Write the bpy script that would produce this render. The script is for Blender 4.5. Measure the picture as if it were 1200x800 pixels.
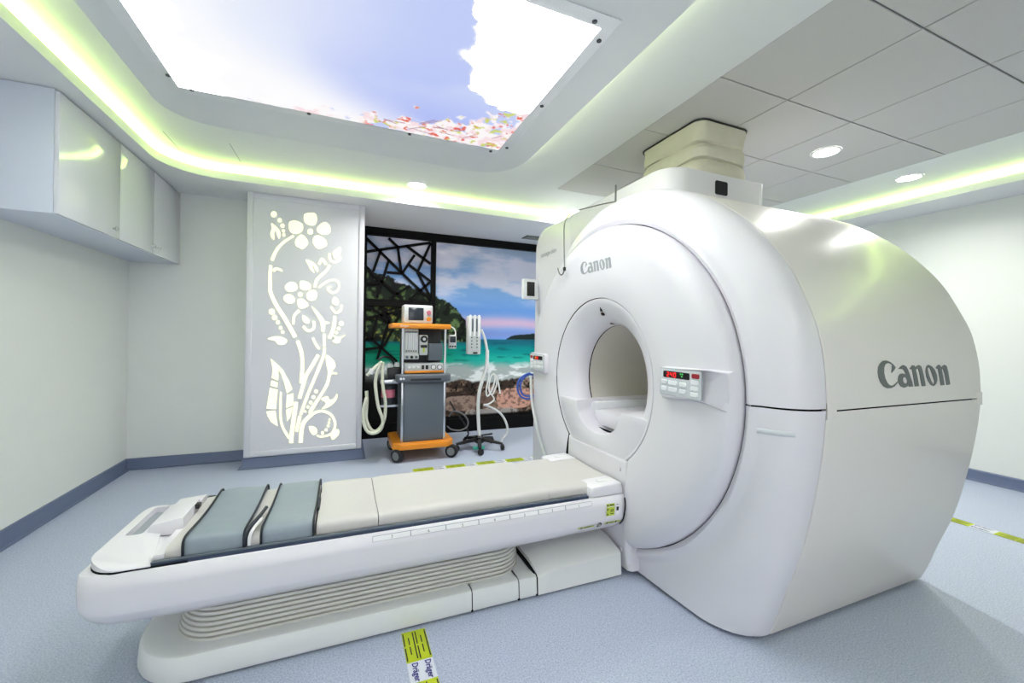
import bpy, bmesh, math, random
import numpy as np
from mathutils import Vector, Matrix, geometry

for o in list(bpy.data.objects): bpy.data.objects.remove(o, do_unlink=True)
SC = bpy.context.scene
COL = SC.collection
random.seed(7)

# ------------------------------------------------------------------ camera
FPX, PPX, PPY, ROLL, YAW, CAMH = 480.0, 600.0, 394.0, math.atan(0.0156), math.atan(196/480.0), 1.25
_s, _c = math.sin(YAW), math.cos(YAW)
FW, RT, UP = Vector((_s, _c, 0)), Vector((_c, -_s, 0)), Vector((0, 0, 1))
cam = bpy.data.objects.new('camera', bpy.data.cameras.new('camera')); COL.objects.link(cam)
cx = RT*math.cos(ROLL) + UP*math.sin(ROLL); cy = UP*math.cos(ROLL) - RT*math.sin(ROLL); cz = -FW
cam.matrix_world = Matrix(((cx.x, cy.x, cz.x, 0), (cx.y, cy.y, cz.y, 0), (cx.z, cy.z, cz.z, CAMH), (0, 0, 0, 1)))
cam.data.sensor_width = 36; cam.data.lens = FPX/1200*36; cam.data.shift_y = -6/1200
cam.data.clip_start = 0.05
SC.camera = cam

# ------------------------------------------------------------------ world, exposure
w = bpy.data.worlds.new('world'); SC.world = w; w.use_nodes = True
w.node_tree.nodes['Background'].inputs[0].default_value = (0.97, 0.965, 1.0, 1)
w.node_tree.nodes['Background'].inputs[1].default_value = 0.48
SC.view_settings.view_transform = 'Standard'; SC.view_settings.look = 'None'
SC.view_settings.gamma = 1; SC.view_settings.use_curve_mapping = False
SC.view_settings.exposure = 2.22
SKY_STRENGTH, COVE_STRENGTH, LAMP_WATTS = 0.21, 3.9, 3.5

# ------------------------------------------------------------------ helpers
def at(u, v, axis, val):
    """surveyed photo point -> world point on a room plane"""
    x, y = u-PPX, v-PPY
    xr = x*math.cos(ROLL)+y*math.sin(ROLL); yr = -x*math.sin(ROLL)+y*math.cos(ROLL)
    r = FW + RT*(xr/FPX) - UP*(yr/FPX); i = 'XYZ'.index(axis); o = Vector((0, 0, CAMH))
    return o + r*((val-o[i])/r[i])

def lin(c):
    return tuple(((x/255)/12.92 if x/255 <= 0.04045 else ((x/255+0.055)/1.055)**2.4) for x in c)

MATS = {}
def mat(name, rgb, rough=0.5, metal=0.0, coat=0.0, var=0.03, scale=30, bump=0.0, emit=0.0, spec=0.5):
    m = bpy.data.materials.new(name); m.use_nodes = True; nt = m.node_tree; N = nt.nodes; L = nt.links
    b = N['Principled BSDF']; c = lin(rgb)
    b.inputs['Roughness'].default_value = rough; b.inputs['Metallic'].default_value = metal
    b.inputs['Coat Weight'].default_value = coat; b.inputs['Coat Roughness'].default_value = 0.12
    b.inputs['Specular IOR Level'].default_value = spec
    tc = N.new('ShaderNodeTexCoord'); no = N.new('ShaderNodeTexNoise'); no.inputs['Scale'].default_value = scale
    no.inputs['Detail'].default_value = 4
    L.new(tc.outputs['Object'], no.inputs['Vector'])
    mx = N.new('ShaderNodeMix'); mx.data_type = 'RGBA'
    mx.inputs[6].default_value = tuple(max(0, x*(1-var)) for x in c)+(1,)
    mx.inputs[7].default_value = tuple(min(1, x*(1+var)) for x in c)+(1,)
    L.new(no.outputs['Fac'], mx.inputs[0]); L.new(mx.outputs[2], b.inputs['Base Color'])
    if bump > 0:
        bp = N.new('ShaderNodeBump'); bp.inputs['Strength'].default_value = bump; bp.inputs['Distance'].default_value = 0.01
        L.new(no.outputs['Fac'], bp.inputs['Height']); L.new(bp.outputs['Normal'], b.inputs['Normal'])
    if emit > 0:
        L.new(mx.outputs[2], b.inputs['Emission Color']); b.inputs['Emission Strength'].default_value = emit
    MATS[name] = m
    return m

def link(o, parent=None):
    COL.objects.link(o)
    if parent is not None: o.parent = parent
    return o

def tag(o, label=None, cat=None, group=None, kind=None):
    if label: o['label'] = label
    if cat: o['category'] = cat
    if group: o['group'] = group
    if kind: o['kind'] = kind
    return o

def empty(name, loc, label, cat, group=None):
    o = bpy.data.objects.new(name, None); o.empty_display_size = 0.1; o.location = loc; link(o)
    return tag(o, label, cat, group)

def finish(name, me, m, parent, smooth):
    if smooth is not None:
        for p in me.polygons: p.use_smooth = True
        me.set_sharp_from_angle(angle=math.radians(smooth))
    if m is not None: me.materials.append(MATS[m])
    o = bpy.data.objects.new(name, me); link(o, parent)
    if parent is not None: o.matrix_parent_inverse = Matrix.Translation(parent_loc(parent)).inverted()
    return o

def parent_loc(p):
    return p.location if p.type == 'EMPTY' else Vector((0, 0, 0))

def M(name, verts, faces, m, parent=None, smooth=None, fix=True):
    me = bpy.data.meshes.new(name); me.from_pydata([tuple(v) for v in verts], [], faces)
    if fix:
        bm = bmesh.new(); bm.from_mesh(me); bmesh.ops.recalc_face_normals(bm, faces=bm.faces); bm.to_mesh(me); bm.free()
    return finish(name, me, m, parent, smooth)

def bm_obj(name, bm, m, parent=None, smooth=None):
    me = bpy.data.meshes.new(name); bm.to_mesh(me); bm.free()
    return finish(name, me, m, parent, smooth)

def box(name, lo, hi, m, parent=None, bevel=0.0, seg=2, rot=None):
    bm = bmesh.new(); bmesh.ops.create_cube(bm, size=1)
    c = [(a+b)/2 for a, b in zip(lo, hi)]; s = [abs(b-a) for a, b in zip(lo, hi)]
    for v in bm.verts: v.co = Vector([v.co[i]*s[i] for i in range(3)])
    if bevel > 0: bmesh.ops.bevel(bm, geom=bm.edges[:], offset=min(bevel, min(s)*0.49), segments=seg, profile=0.5, affect='EDGES')
    if rot is not None:
        for v in bm.verts: v.co = rot @ v.co
    bmesh.ops.translate(bm, verts=bm.verts, vec=c)
    return bm_obj(name, bm, m, parent, 40 if bevel > 0 else None)

def place2(p, axis, h):
    if axis == 'X': return (h, p[0], p[1])
    if axis == 'Y': return (p[0], h, p[1])
    return (p[0], p[1], h)

def prism(name, poly, axis, lo, hi, m, parent=None, bevel=0.0, seg=2, smooth=35):
    """closed 2D outline pushed from lo to hi along an axis"""
    bm = bmesh.new(); a = [bm.verts.new(place2(p, axis, lo)) for p in poly]; b = [bm.verts.new(place2(p, axis, hi)) for p in poly]
    n = len(poly)
    f1 = bm.faces.new(a); f2 = bm.faces.new(b)
    for i in range(n): bm.faces.new((a[i], a[(i+1) % n], b[(i+1) % n], b[i]))
    bmesh.ops.recalc_face_normals(bm, faces=bm.faces)
    if bevel > 0: bmesh.ops.bevel(bm, geom=list(set(f1.edges[:]+f2.edges[:])), offset=bevel, segments=seg, profile=0.5, affect='EDGES')
    return bm_obj(name, bm, m, parent, smooth)

def plate(name, rings, fn, m, parent=None, thick=0.0):
    """flat outline with holes (list of 2D rings), fn maps (a,b,depth 0/1) to 3D"""
    tris = geometry.tessellate_polygon([[Vector((p[0], p[1], 0)) for p in r] for r in rings])
    flat = [p for r in rings for p in r]
    V = [fn(p[0], p[1], 0) for p in flat]; F = [tuple(t) for t in tris]
    if thick:
        n = len(flat); V += [fn(p[0], p[1], 1) for p in flat]; F += [tuple(i+n for i in t) for t in tris]
        k = 0
        for r in rings:
            for i in range(len(r)):
                a, b = k+i, k+(i+1) % len(r); F.append((a, b, b+n, a+n))
            k += len(r)
    return M(name, V, F, m, parent)

def smooth_path(pts, n=6):
    P = [Vector(p) for p in pts]
    if len(P) < 3: return P
    out = []
    for i in range(len(P)-1):
        p0 = P[max(i-1, 0)]; p1 = P[i]; p2 = P[i+1]; p3 = P[min(i+2, len(P)-1)]
        for k in range(n):
            t = k/n
            out.append(0.5*((2*p1)+(p2-p0)*t+(2*p0-5*p1+4*p2-p3)*t*t+(3*p1-p0-3*p2+p3)*t**3))
    out.append(P[-1]); return out

def tube(name, pts, r, m, parent=None, n=8, sm=5):
    P = smooth_path(pts, sm) if sm else [Vector(p) for p in pts]
    V, F = [], []; ref = Vector((0.13, 0.37, 0.92)).normalized(); prev = None
    for i, p in enumerate(P):
        t = (P[min(i+1, len(P)-1)]-P[max(i-1, 0)]).normalized()
        if prev is None: a = t.cross(ref).normalized()
        else: a = (prev-t*prev.dot(t)).normalized()
        prev = a; b = t.cross(a)
        for k in range(n):
            q = 2*math.pi*k/n; V.append(p+a*(r*math.cos(q))+b*(r*math.sin(q)))
    for i in range(len(P)-1):
        for k in range(n): F.append((i*n+k, i*n+(k+1) % n, (i+1)*n+(k+1) % n, (i+1)*n+k))
    F.append(tuple(range(n))[::-1]); F.append(tuple(range((len(P)-1)*n, len(P)*n)))
    return M(name, V, F, m, parent, 50)

def lathe(name, prof, center, axis, m, parent=None, n=48, a0=0, a1=2*math.pi, smooth=30):
    """prof: (h, r) pairs, h along the axis"""
    closed = abs(a1-a0-2*math.pi) < 1e-6; K = n if closed else n+1
    V, F = [], []
    for h, r in prof:
        for k in range(K):
            q = a0+(a1-a0)*k/n; c, s = r*math.cos(q), r*math.sin(q)
            V.append(Vector(center)+(Vector((h, c, s)) if axis == 'X' else Vector((c, h, s)) if axis == 'Y' else Vector((c, s, h))))
    for i in range(len(prof)-1):
        for k in range(n):
            k2 = (k+1) % K; F.append((i*K+k, i*K+k2, (i+1)*K+k2, (i+1)*K+k))
    return M(name, V, F, m, parent, smooth)

def disc_solid(name, center, r, h, axis, m, parent=None, n=24, bevel=0.15):
    b = r*bevel
    return lathe(name, [(0, 0.0001), (0, r-b), (b*0.6, r), (h-b*0.6, r), (h, r-b), (h, 0.0001)], center, axis, m, parent, n)

def loft(name, rings, m, parent=None, smooth=35, cap=True):
    n = len(rings[0]); V = [p for r in rings for p in r]; F = []
    for i in range(len(rings)-1):
        for k in range(n): F.append((i*n+k, i*n+(k+1) % n, (i+1)*n+(k+1) % n, (i+1)*n+k))
    if cap: F.append(tuple(range(n))); F.append(tuple(range((len(rings)-1)*n, len(rings)*n)))
    return M(name, V, F, m, parent, smooth)

def rrect(x0, x1, y0, y1, r, n=6):
    """rounded rectangle; r = one radius or four (x0y0, x1y0, x1y1, x0y1)"""
    R = [r]*4 if not isinstance(r, (list, tuple)) else r
    out = []
    for (cx_, cy_, sx, sy, a), q in zip([(x0, y0, 1, 1, math.pi), (x1, y0, -1, 1, 1.5*math.pi), (x1, y1, -1, -1, 0), (x0, y1, 1, -1, 0.5*math.pi)], R):
        if q <= 0: out.append((cx_, cy_)); continue
        for k in range(n+1):
            t = a+0.5*math.pi*k/n; out.append((cx_+sx*q+q*math.cos(t), cy_+sy*q+q*math.sin(t)))
    return out

def text_mesh(name, body, size, fn, m, parent=None, align='LEFT', bold=0.0):
    cu = bpy.data.curves.new('txt', 'FONT'); cu.body = body; cu.size = size; cu.align_x = align; cu.resolution_u = 2; cu.offset = bold*size
    ob = bpy.data.objects.new('txt', cu); COL.objects.link(ob)
    dg = bpy.context.evaluated_depsgraph_get(); dg.update()
    me0 = ob.evaluated_get(dg).to_mesh()
    V = [fn(v.co.x, v.co.y) for v in me0.vertices]; F = [tuple(p.vertices) for p in me0.polygons]
    ob.evaluated_get(dg).to_mesh_clear(); bpy.data.objects.remove(ob); bpy.data.curves.remove(cu)
    return M(name, V, F, m, parent, fix=False)

def _hash(ix, iy, s):
    h = (ix*374761393+iy*668265263+s*69069) & 0xffffffff
    h = ((h ^ (h >> 13))*1274126177) & 0xffffffff
    return ((h ^ (h >> 16)) & 0xffff)/65535.0
def vnoise(x, y, s=0):
    ix = np.floor(x).astype(np.int64); iy = np.floor(y).astype(np.int64); fx = x-ix; fy = y-iy
    fx = fx*fx*(3-2*fx); fy = fy*fy*(3-2*fy)
    a = _hash(ix, iy, s); b = _hash(ix+1, iy, s); c = _hash(ix, iy+1, s); d = _hash(ix+1, iy+1, s)
    return a*(1-fx)*(1-fy)+b*fx*(1-fy)+c*(1-fx)*fy+d*fx*fy
def fbm(x, y, o=4, s=0):
    t = 0; a = 0.5; k = 1.0; n = 0
    for i in range(o): t = t+a*vnoise(x*k, y*k, s+i*17); n += a; a *= 0.5; k *= 2.03
    return t/n
def sst(a, b, x):
    t = np.clip((x-a)/(b-a), 0, 1); return t*t*(3-2*t)
def mixc(A, c, f): return A*(1-f[..., None])+np.array(c, float)*f[..., None]

def printed_grid(name, x0, x1, y0, y1, step, place, colour, m, parent, glare=0.0):
    nx = int((x1-x0)/step)+1; ny = int((y1-y0)/step)+1
    gx, gy = np.meshgrid(np.linspace(x0, x1, nx), np.linspace(y0, y1, ny))
    rgb = np.clip(colour(gx, gy), 0, 255)/255
    rgb = np.where(rgb <= 0.04045, rgb/12.92, ((rgb+0.055)/1.055)**2.4)
    if glare: rgb = rgb*(1+glare*sst(0.965, 1.0, rgb.min(-1))[..., None])
    co = place(gx.ravel(), gy.ravel())
    idx = np.arange(nx*ny).reshape(ny, nx)
    q = np.stack([idx[:-1, :-1], idx[:-1, 1:], idx[1:, 1:], idx[1:, :-1]], -1).reshape(-1, 4)
    me = bpy.data.meshes.new(name); me.from_pydata(co.tolist(), [], q.tolist())
    ca = me.color_attributes.new('print', 'FLOAT_COLOR', 'POINT')
    ca.data.foreach_set('color', np.concatenate([rgb.reshape(-1, 3), np.ones((nx*ny, 1))], 1).astype(np.float32).ravel())
    return finish(name, me, m, parent, None)

# ------------------------------------------------------------------ materials
mat('wall_paint', (226, 229, 225), 0.55, var=0.015, scale=6)
mat('ceiling_paint', (230, 233, 232), 0.6, var=0.01, scale=5)
mat('tile_paint', (204, 203, 200), 0.7, var=0.02, scale=60)
mat('tile_grid', (150, 156, 154), 0.7)
mat('soffit_paint', (230, 232, 233), 0.6, var=0.01)
mat('baseboard_vinyl', (100, 112, 140), 0.4, var=0.08, scale=120)
mat('black_lacquer', (5, 5, 6), 0.6, spec=0.15)
mat('cabinet_white', (220, 222, 228), 0.1, coat=0.6, var=0.01)
mat('cabinet_side', (208, 215, 228), 0.3, var=0.01)
mat('knob_metal', (214, 216, 218), 0.25, metal=0.6)
mat('panel_white', (218, 218, 225), 0.6, var=0.01)
mat('cutout_glow', (252, 253, 200), 0.5, emit=0.19, var=0.02)
mat('shell_white', (219, 217, 224), 0.36, coat=0.15, var=0.008, scale=3)
mat('shell_side', (222, 218, 216), 0.36, coat=0.15, var=0.008, scale=3)
mat('shell_dark_gap', (22, 25, 28), 0.8, spec=0.1)
mat('tunnel_beige', (206, 202, 192), 0.45, var=0.01)
mat('logo_grey', (98, 104, 103), 0.4)
mat('logo_silver', (158, 162, 170), 0.35, metal=0.3)
mat('table_white', (230, 228, 233), 0.32, coat=0.25, var=0.01, scale=4)
mat('pad_white', (203, 200, 197), 0.5, var=0.01)
mat('bellows_grey', (206, 206, 200), 0.5, var=0.02)
mat('base_grey', (228, 230, 229), 0.4, var=0.01)
mat('rail_navy', (46, 60, 84), 0.35)
mat('cushion_grey', (138, 150, 160), 0.42, var=0.07, scale=14, bump=0.15)
mat('piping_dark', (30, 36, 46), 0.5)
mat('black_plastic', (16, 17, 20), 0.35)
mat('screen_black', (8, 8, 10), 0.12)
mat('screen_slate', (40, 48, 56), 0.15)
mat('red_digit', (235, 30, 30), 0.4, emit=0.35)
mat('green_led', (70, 200, 90), 0.4, emit=0.25)
mat('red_button', (150, 28, 40), 0.35)
mat('button_white', (230, 232, 236), 0.35)
mat('key_plate', (204, 208, 214), 0.4)
mat('key_edge', (150, 156, 164), 0.5)
mat('sticker_yellow', (190, 206, 70), 0.5)
mat('sticker_black', (24, 26, 26), 0.5)
mat('sticker_white', (238, 238, 240), 0.45)
mat('fabric_cream', (205, 201, 186), 0.85, var=0.08, scale=9, bump=0.6)
mat('cart_orange', (238, 146, 28), 0.35, coat=0.2)
mat('cart_grey', (96, 106, 116), 0.4, var=0.03)
mat('cart_tray', (92, 98, 108), 0.35)
mat('cart_dark', (34, 38, 44), 0.5)
mat('cart_light', (206, 210, 210), 0.4)
mat('chrome', (206, 210, 216), 0.18, metal=0.9)
mat('rubber', (22, 23, 26), 0.6)
mat('wheel_grey', (118, 120, 124), 0.5)
mat('hose_cream', (220, 222, 204), 0.45)
mat('hose_white', (226, 228, 228), 0.4)
mat('cable_blue', (48, 92, 190), 0.4)
mat('cable_black', (20, 20, 22), 0.5)
mat('teal', (60, 170, 150), 0.4)
mat('tape_yellow', (186, 200, 14), 0.45, var=0.05)
mat('tape_white', (216, 220, 230), 0.45, var=0.02)
mat('tape_blue', (58, 56, 130), 0.45)
mat('pink_label', (200, 110, 130), 0.5)
mat('lamp_trim', (236, 238, 238), 0.4)
mat('lamp_disc', (255, 252, 244), 0.4, emit=9.0)
mat('cove_led', (228, 255, 138), 0.5, emit=COVE_STRENGTH, var=0.0)
mat('edge_led', (240, 255, 190), 0.5, emit=2.6, var=0.0)
mat('screw_steel', (70, 74, 76), 0.3, metal=0.7)
mat('hook_steel', (112, 112, 114), 0.5, metal=0.2)
mat('vent_dark', (70, 78, 80), 0.6)

def floor_material():
    m = bpy.data.materials.new('floor_vinyl'); m.use_nodes = True; nt = m.node_tree; N = nt.nodes; L = nt.links; b = N['Principled BSDF']
    tc = N.new('ShaderNodeTexCoord')
    a = N.new('ShaderNodeTexNoise'); a.inputs['Scale'].default_value = 150; a.inputs['Detail'].default_value = 3; a.inputs['Roughness'].default_value = 0.7
    v = N.new('ShaderNodeTexNoise'); v.inputs['Scale'].default_value = 260; v.inputs['Detail'].default_value = 2
    L.new(tc.outputs['Object'], a.inputs['Vector']); L.new(tc.outputs['Object'], v.inputs['Vector'])
    r1 = N.new('ShaderNodeValToRGB'); r1.color_ramp.elements[0].position = 0.36; r1.color_ramp.elements[1].position = 0.64
    r1.color_ramp.elements[0].color = lin((156, 167, 192))+(1,); r1.color_ramp.elements[1].color = lin((197, 204, 221))+(1,)
    L.new(a.outputs['Fac'], r1.inputs[0])
    r2 = N.new('ShaderNodeValToRGB'); r2.color_ramp.elements[0].position = 0.30; r2.color_ramp.elements[1].position = 0.40
    r2.color_ramp.elements[0].color = (1, 1, 1, 1); r2.color_ramp.elements[1].color = (0, 0, 0, 1)
    L.new(v.outputs['Fac'], r2.inputs[0])
    mx = N.new('ShaderNodeMix'); mx.data_type = 'RGBA'; mx.inputs[7].default_value = lin((92, 104, 132))+(1,)
    L.new(r2.outputs[0], mx.inputs[0]); L.new(r1.outputs[0], mx.inputs[6]); L.new(mx.outputs[2], b.inputs['Base Color'])
    b.inputs['Roughness'].default_value = 0.38; MATS['floor_vinyl'] = m
floor_material()

def print_material(name, emit):
    m = bpy.data.materials.new(name); m.use_nodes = True; nt = m.node_tree; b = nt.nodes['Principled BSDF']
    at_ = nt.nodes.new('ShaderNodeAttribute'); at_.attribute_name = 'print'
    b.inputs['Roughness'].default_value = 0.5; b.inputs['Specular IOR Level'].default_value = 0.15
    if emit:
        nt.links.new(at_.outputs['Color'], b.inputs['Emission Color']); b.inputs['Emission Strength'].default_value = emit
        b.inputs['Base Color'].default_value = (0.05, 0.05, 0.05, 1)
    else: nt.links.new(at_.outputs['Color'], b.inputs['Base Color'])
    MATS[name] = m
print_material('mural_print', 0); print_material('sky_print', SKY_STRENGTH)

# ------------------------------------------------------------------ room shell
XL, XR_, YB, YP, YM, YN = -1.80, 5.36, 4.70, 4.38, 5.22, -2.4
ZS, ZC, XPL, XPR = 2.535, 2.65, -0.84, 0.17
S = lambda o: tag(o, kind='structure')
fl_ = S(box('floor', (XL-0.15, YN, -0.1), (XR_+0.15, 5.5, 0), 'floor_vinyl')); tag(fl_, 'speckled blue grey vinyl floor of the scanner room', 'floor')
def wall(name, lo, hi, label, m='wall_paint'):
    return tag(S(box(name, lo, hi, m)), label, 'wall')
wall('wall_left', (XL-0.12, YN, 0), (XL, YB+0.12, 2.8), 'pale off-white wall under the overhead cabinet')
wall('wall_back', (XL, YB, 0), (XPL, YB+0.12, 2.8), 'short pale back wall between the left corner and the flower panel')
wall('wall_pillar', (XPL, YP+0.03, 0), (XPR, YM+0.1, 2.8), 'boxed-out pillar carrying the glowing flower panel')
wall('wall_recess', (XPR, YM+0.03, 0), (XR_, YM+0.15, 2.8), 'recessed back wall behind the beach mural')
wall('wall_right', (XR_, YN, 0), (XR_+0.12, YM+0.15, 2.8), 'plain off-white wall to the right of the scanner')
wall('wall_near_blocker', (0.9, YN-0.12, 0), (XR_, YN, 2.8), 'pale unseen part wall added at the near end to cut light on the right side')  # unseen part wall added to block light reaching the scanner's near side

def baseboard(name, pts, label, h=0.10, t=0.012, cove=0.03):
    """coved vinyl skirting: pts = floor line, wall on the left hand side of travel"""
    P = [Vector((p[0], p[1], 0)) for p in pts]
    prof = [(0, h), (t*0.5, h), (t, h-0.008), (t, cove), (t+cove*0.3, cove*0.3), (t+cove, 0.0015), (0, 0.0015)]
    rings = []
    for i, p in enumerate(P):
        ns = []
        if i > 0: d = (P[i]-P[i-1]).normalized(); ns.append(Vector((d.y, -d.x, 0)))
        if i < len(P)-1: d = (P[i+1]-P[i]).normalized(); ns.append(Vector((d.y, -d.x, 0)))
        n = sum(ns, Vector((0, 0, 0))); n = n/max(n.dot(ns[0]), 0.3)
        rings.append([p+n*a+Vector((0, 0, z)) for a, z in prof])
    return tag(S(loft(name, rings, 'baseboard_vinyl', None, 35)), label, 'baseboard')
baseboard('baseboard_left', [(XL, YN), (XL, YB), (XPL, YB)], 'blue grey vinyl skirting around the left corner')
baseboard('baseboard_pillar', [(XPL, YB-0.05), (XPL, YP+0.005), (XPR, YP+0.005), (XPR, YM)], 'blue grey skirting below the flower panel')
baseboard('baseboard_right', [(XR_, YM), (XR_, YN)], 'dark blue skirting along the right wall')

# ceiling: plaster with a field of separate tiles
TX = [1.836, 2.37, 2.976, 3.578, 4.117]; TY0, TP = 1.612, 0.606
TYs = [TY0+TP*k for k in range(-6, 3)]+[3.43]
ceil = tag(S(box('ceiling', (XL-0.1, YN, ZC+0.012), (XR_+0.1, 5.4, ZC+0.10), 'tile_grid')), 'white plaster ceiling with a field of square tiles', 'ceiling')
def cpart(name, lo, hi, m, bevel=0.0): return box(name, lo, hi, m, ceil, bevel, 1)
cpart('ceiling_plaster', (XL, YN, ZC), (TX[0], 5.35, ZC+0.012), 'ceiling_paint')
cpart('ceiling_plaster', (TX[-1], YN, ZC), (XR_, 5.35, ZC+0.012), 'ceiling_paint')
cpart('ceiling_plaster', (TX[0], TYs[-1], ZC), (TX[-1], 5.35, ZC+0.012), 'ceiling_paint')
for i in range(len(TX)-1):
    for j in range(len(TYs)-1):
        cpart('ceiling_tile', (TX[i]+0.004, TYs[j]+0.004, ZC+0.001), (TX[i+1]-0.004, TYs[j+1]-0.004, ZC+0.011), 'tile_paint', 0.002)
for a, b in (((193, 154), (211, 176)), ((269, 168), (283, 190))):
    p, q = at(*a, 'Z', ZC), at(*b, 'Z', ZC)
    box('access_seam', (min(p.x, q.x)-0.002, p.y, ZC-0.001), (min(p.x, q.x)+0.002, q.y, ZC+0.002), 'tile_grid', ceil)

# soffit with lip and hidden light trough along the left and back walls
XLIP, YLIP = -1.335, 4.12
def lip_path(off, r=0.36, y0=YN, x1=5.0):
    x, y = XLIP-off, YLIP+off; rr = r+off; P = [(x, y0), (x, (y0+y-rr)/2)]
    for k in range(13):
        t = math.pi-0.5*math.pi*k/12; P.append((x+rr+rr*math.cos(t), y-rr+rr*math.sin(t)))
    P.append((x1, y)); return P
def strip(name, a, b, za, zb, m, parent=None, thick=None):
    V = [(p[0], p[1], za) for p in a]+[(p[0], p[1], zb) for p in b]; n = len(a)
    F = [(i, i+1, n+i+1, n+i) for i in range(n-1)]
    return M(name, V, F, m, parent, 30)
def soffit(name, path, outer, label, ztop=ZS+0.062):
    """bottom board, inner lip and trough back from a list of (inner edge) points"""
    n = len(path[0]); L0, L1, L2 = path
    V = [(p[0], p[1], ZS) for p in outer]+[(p[0], p[1], ZS) for p in L0]+[(p[0], p[1], ztop) for p in L0] + \
        [(p[0], p[1], ztop) for p in L1]+[(p[0], p[1], ZS+0.012) for p in L1]+[(p[0], p[1], ZS+0.012) for p in L2]+[(p[0], p[1], ZC+0.005) for p in L2] + \
        [(p[0], p[1], ZC+0.005) for p in outer]
    F = []
    for k in range(7):
        for i in range(n-1): F.append((k*n+i, k*n+i+1, (k+1)*n+i+1, (k+1)*n+i))
    return tag(S(M(name, V, F, 'soffit_paint', None, 30)), label, 'ceiling trim')
pth = [lip_path(0), lip_path(0.014), lip_path(0.15)]
outer = []
for (x, y) in pth[0]:
    outer.append((x, y))
o2 = []
for i, (x, y) in enumerate(pth[0]):
    if i <= 1: o2.append((XL, y))
    elif i == len(pth[0])-1: o2.append((x, YM+0.02))
    else:
        k = (i-2)/12.0
        o2.append((XL, YLIP-0.36+(YM+0.02-YLIP+0.36)*k*2) if k <= 0.5 else (XL+(XLIP+0.36-XL)*(k-0.5)*2, YM+0.02))
tr1 = soffit('trim_1', pth, o2, 'white dropped soffit with a green cove light along the left and back walls')
XRL = 4.885
rp = lambda off: [(XRL+off, YLIP-0.02), (XRL+off, 1.0), (XRL+off, YN)]
tr2 = soffit('trim_2', [rp(0), rp(0.014), rp(0.15)], [(XR_, YLIP-0.02), (XR_, 1.0), (XR_, YN)], 'white dropped soffit with a green cove light along the right wall')
# LED strips in the troughs
for nm, A, B in (('led_strip', lip_path(0.05, x1=4.9), lip_path(0.10, x1=4.9)), ('led_strip', rp(0.05), rp(0.10))):
    o = strip(nm, A, B, ZS+0.022, ZS+0.062, 'cove_led')
    tag(o, 'glowing green LED strip in the cove over the left and back walls' if A[0][0] < 0 else 'glowing green LED strip in the cove over the right wall', 'light strip', 'cove light strips')
# dropped ceiling panel that carries the picture light
blk = tag(S(prism('trim_3', rrect(-1.01, 1.23, YN, 3.12, [0, 0, 0.34, 0.25], 10), 'Z', ZS+0.012, ZC+0.005, 'ceiling_paint', None, 0.004)), 'smooth white dropped ceiling panel with rounded corners around the sky picture', 'ceiling trim')

blk_led = [p for p in rrect(-1.012, 1.232, YN, 3.122, [0, 0, 0.34, 0.25], 10)]
bp = [(1.232, YN), (1.232, 0.5)]+[p for p in blk_led if p[0] > 0.85 and p[1] > 2.7]
tag(strip('led_strip', bp, bp, ZC-0.045, ZC-0.015, 'edge_led'), 'thin LED strip hidden on the edge of the dropped ceiling panel', 'light strip', 'cove light strips')
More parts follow.
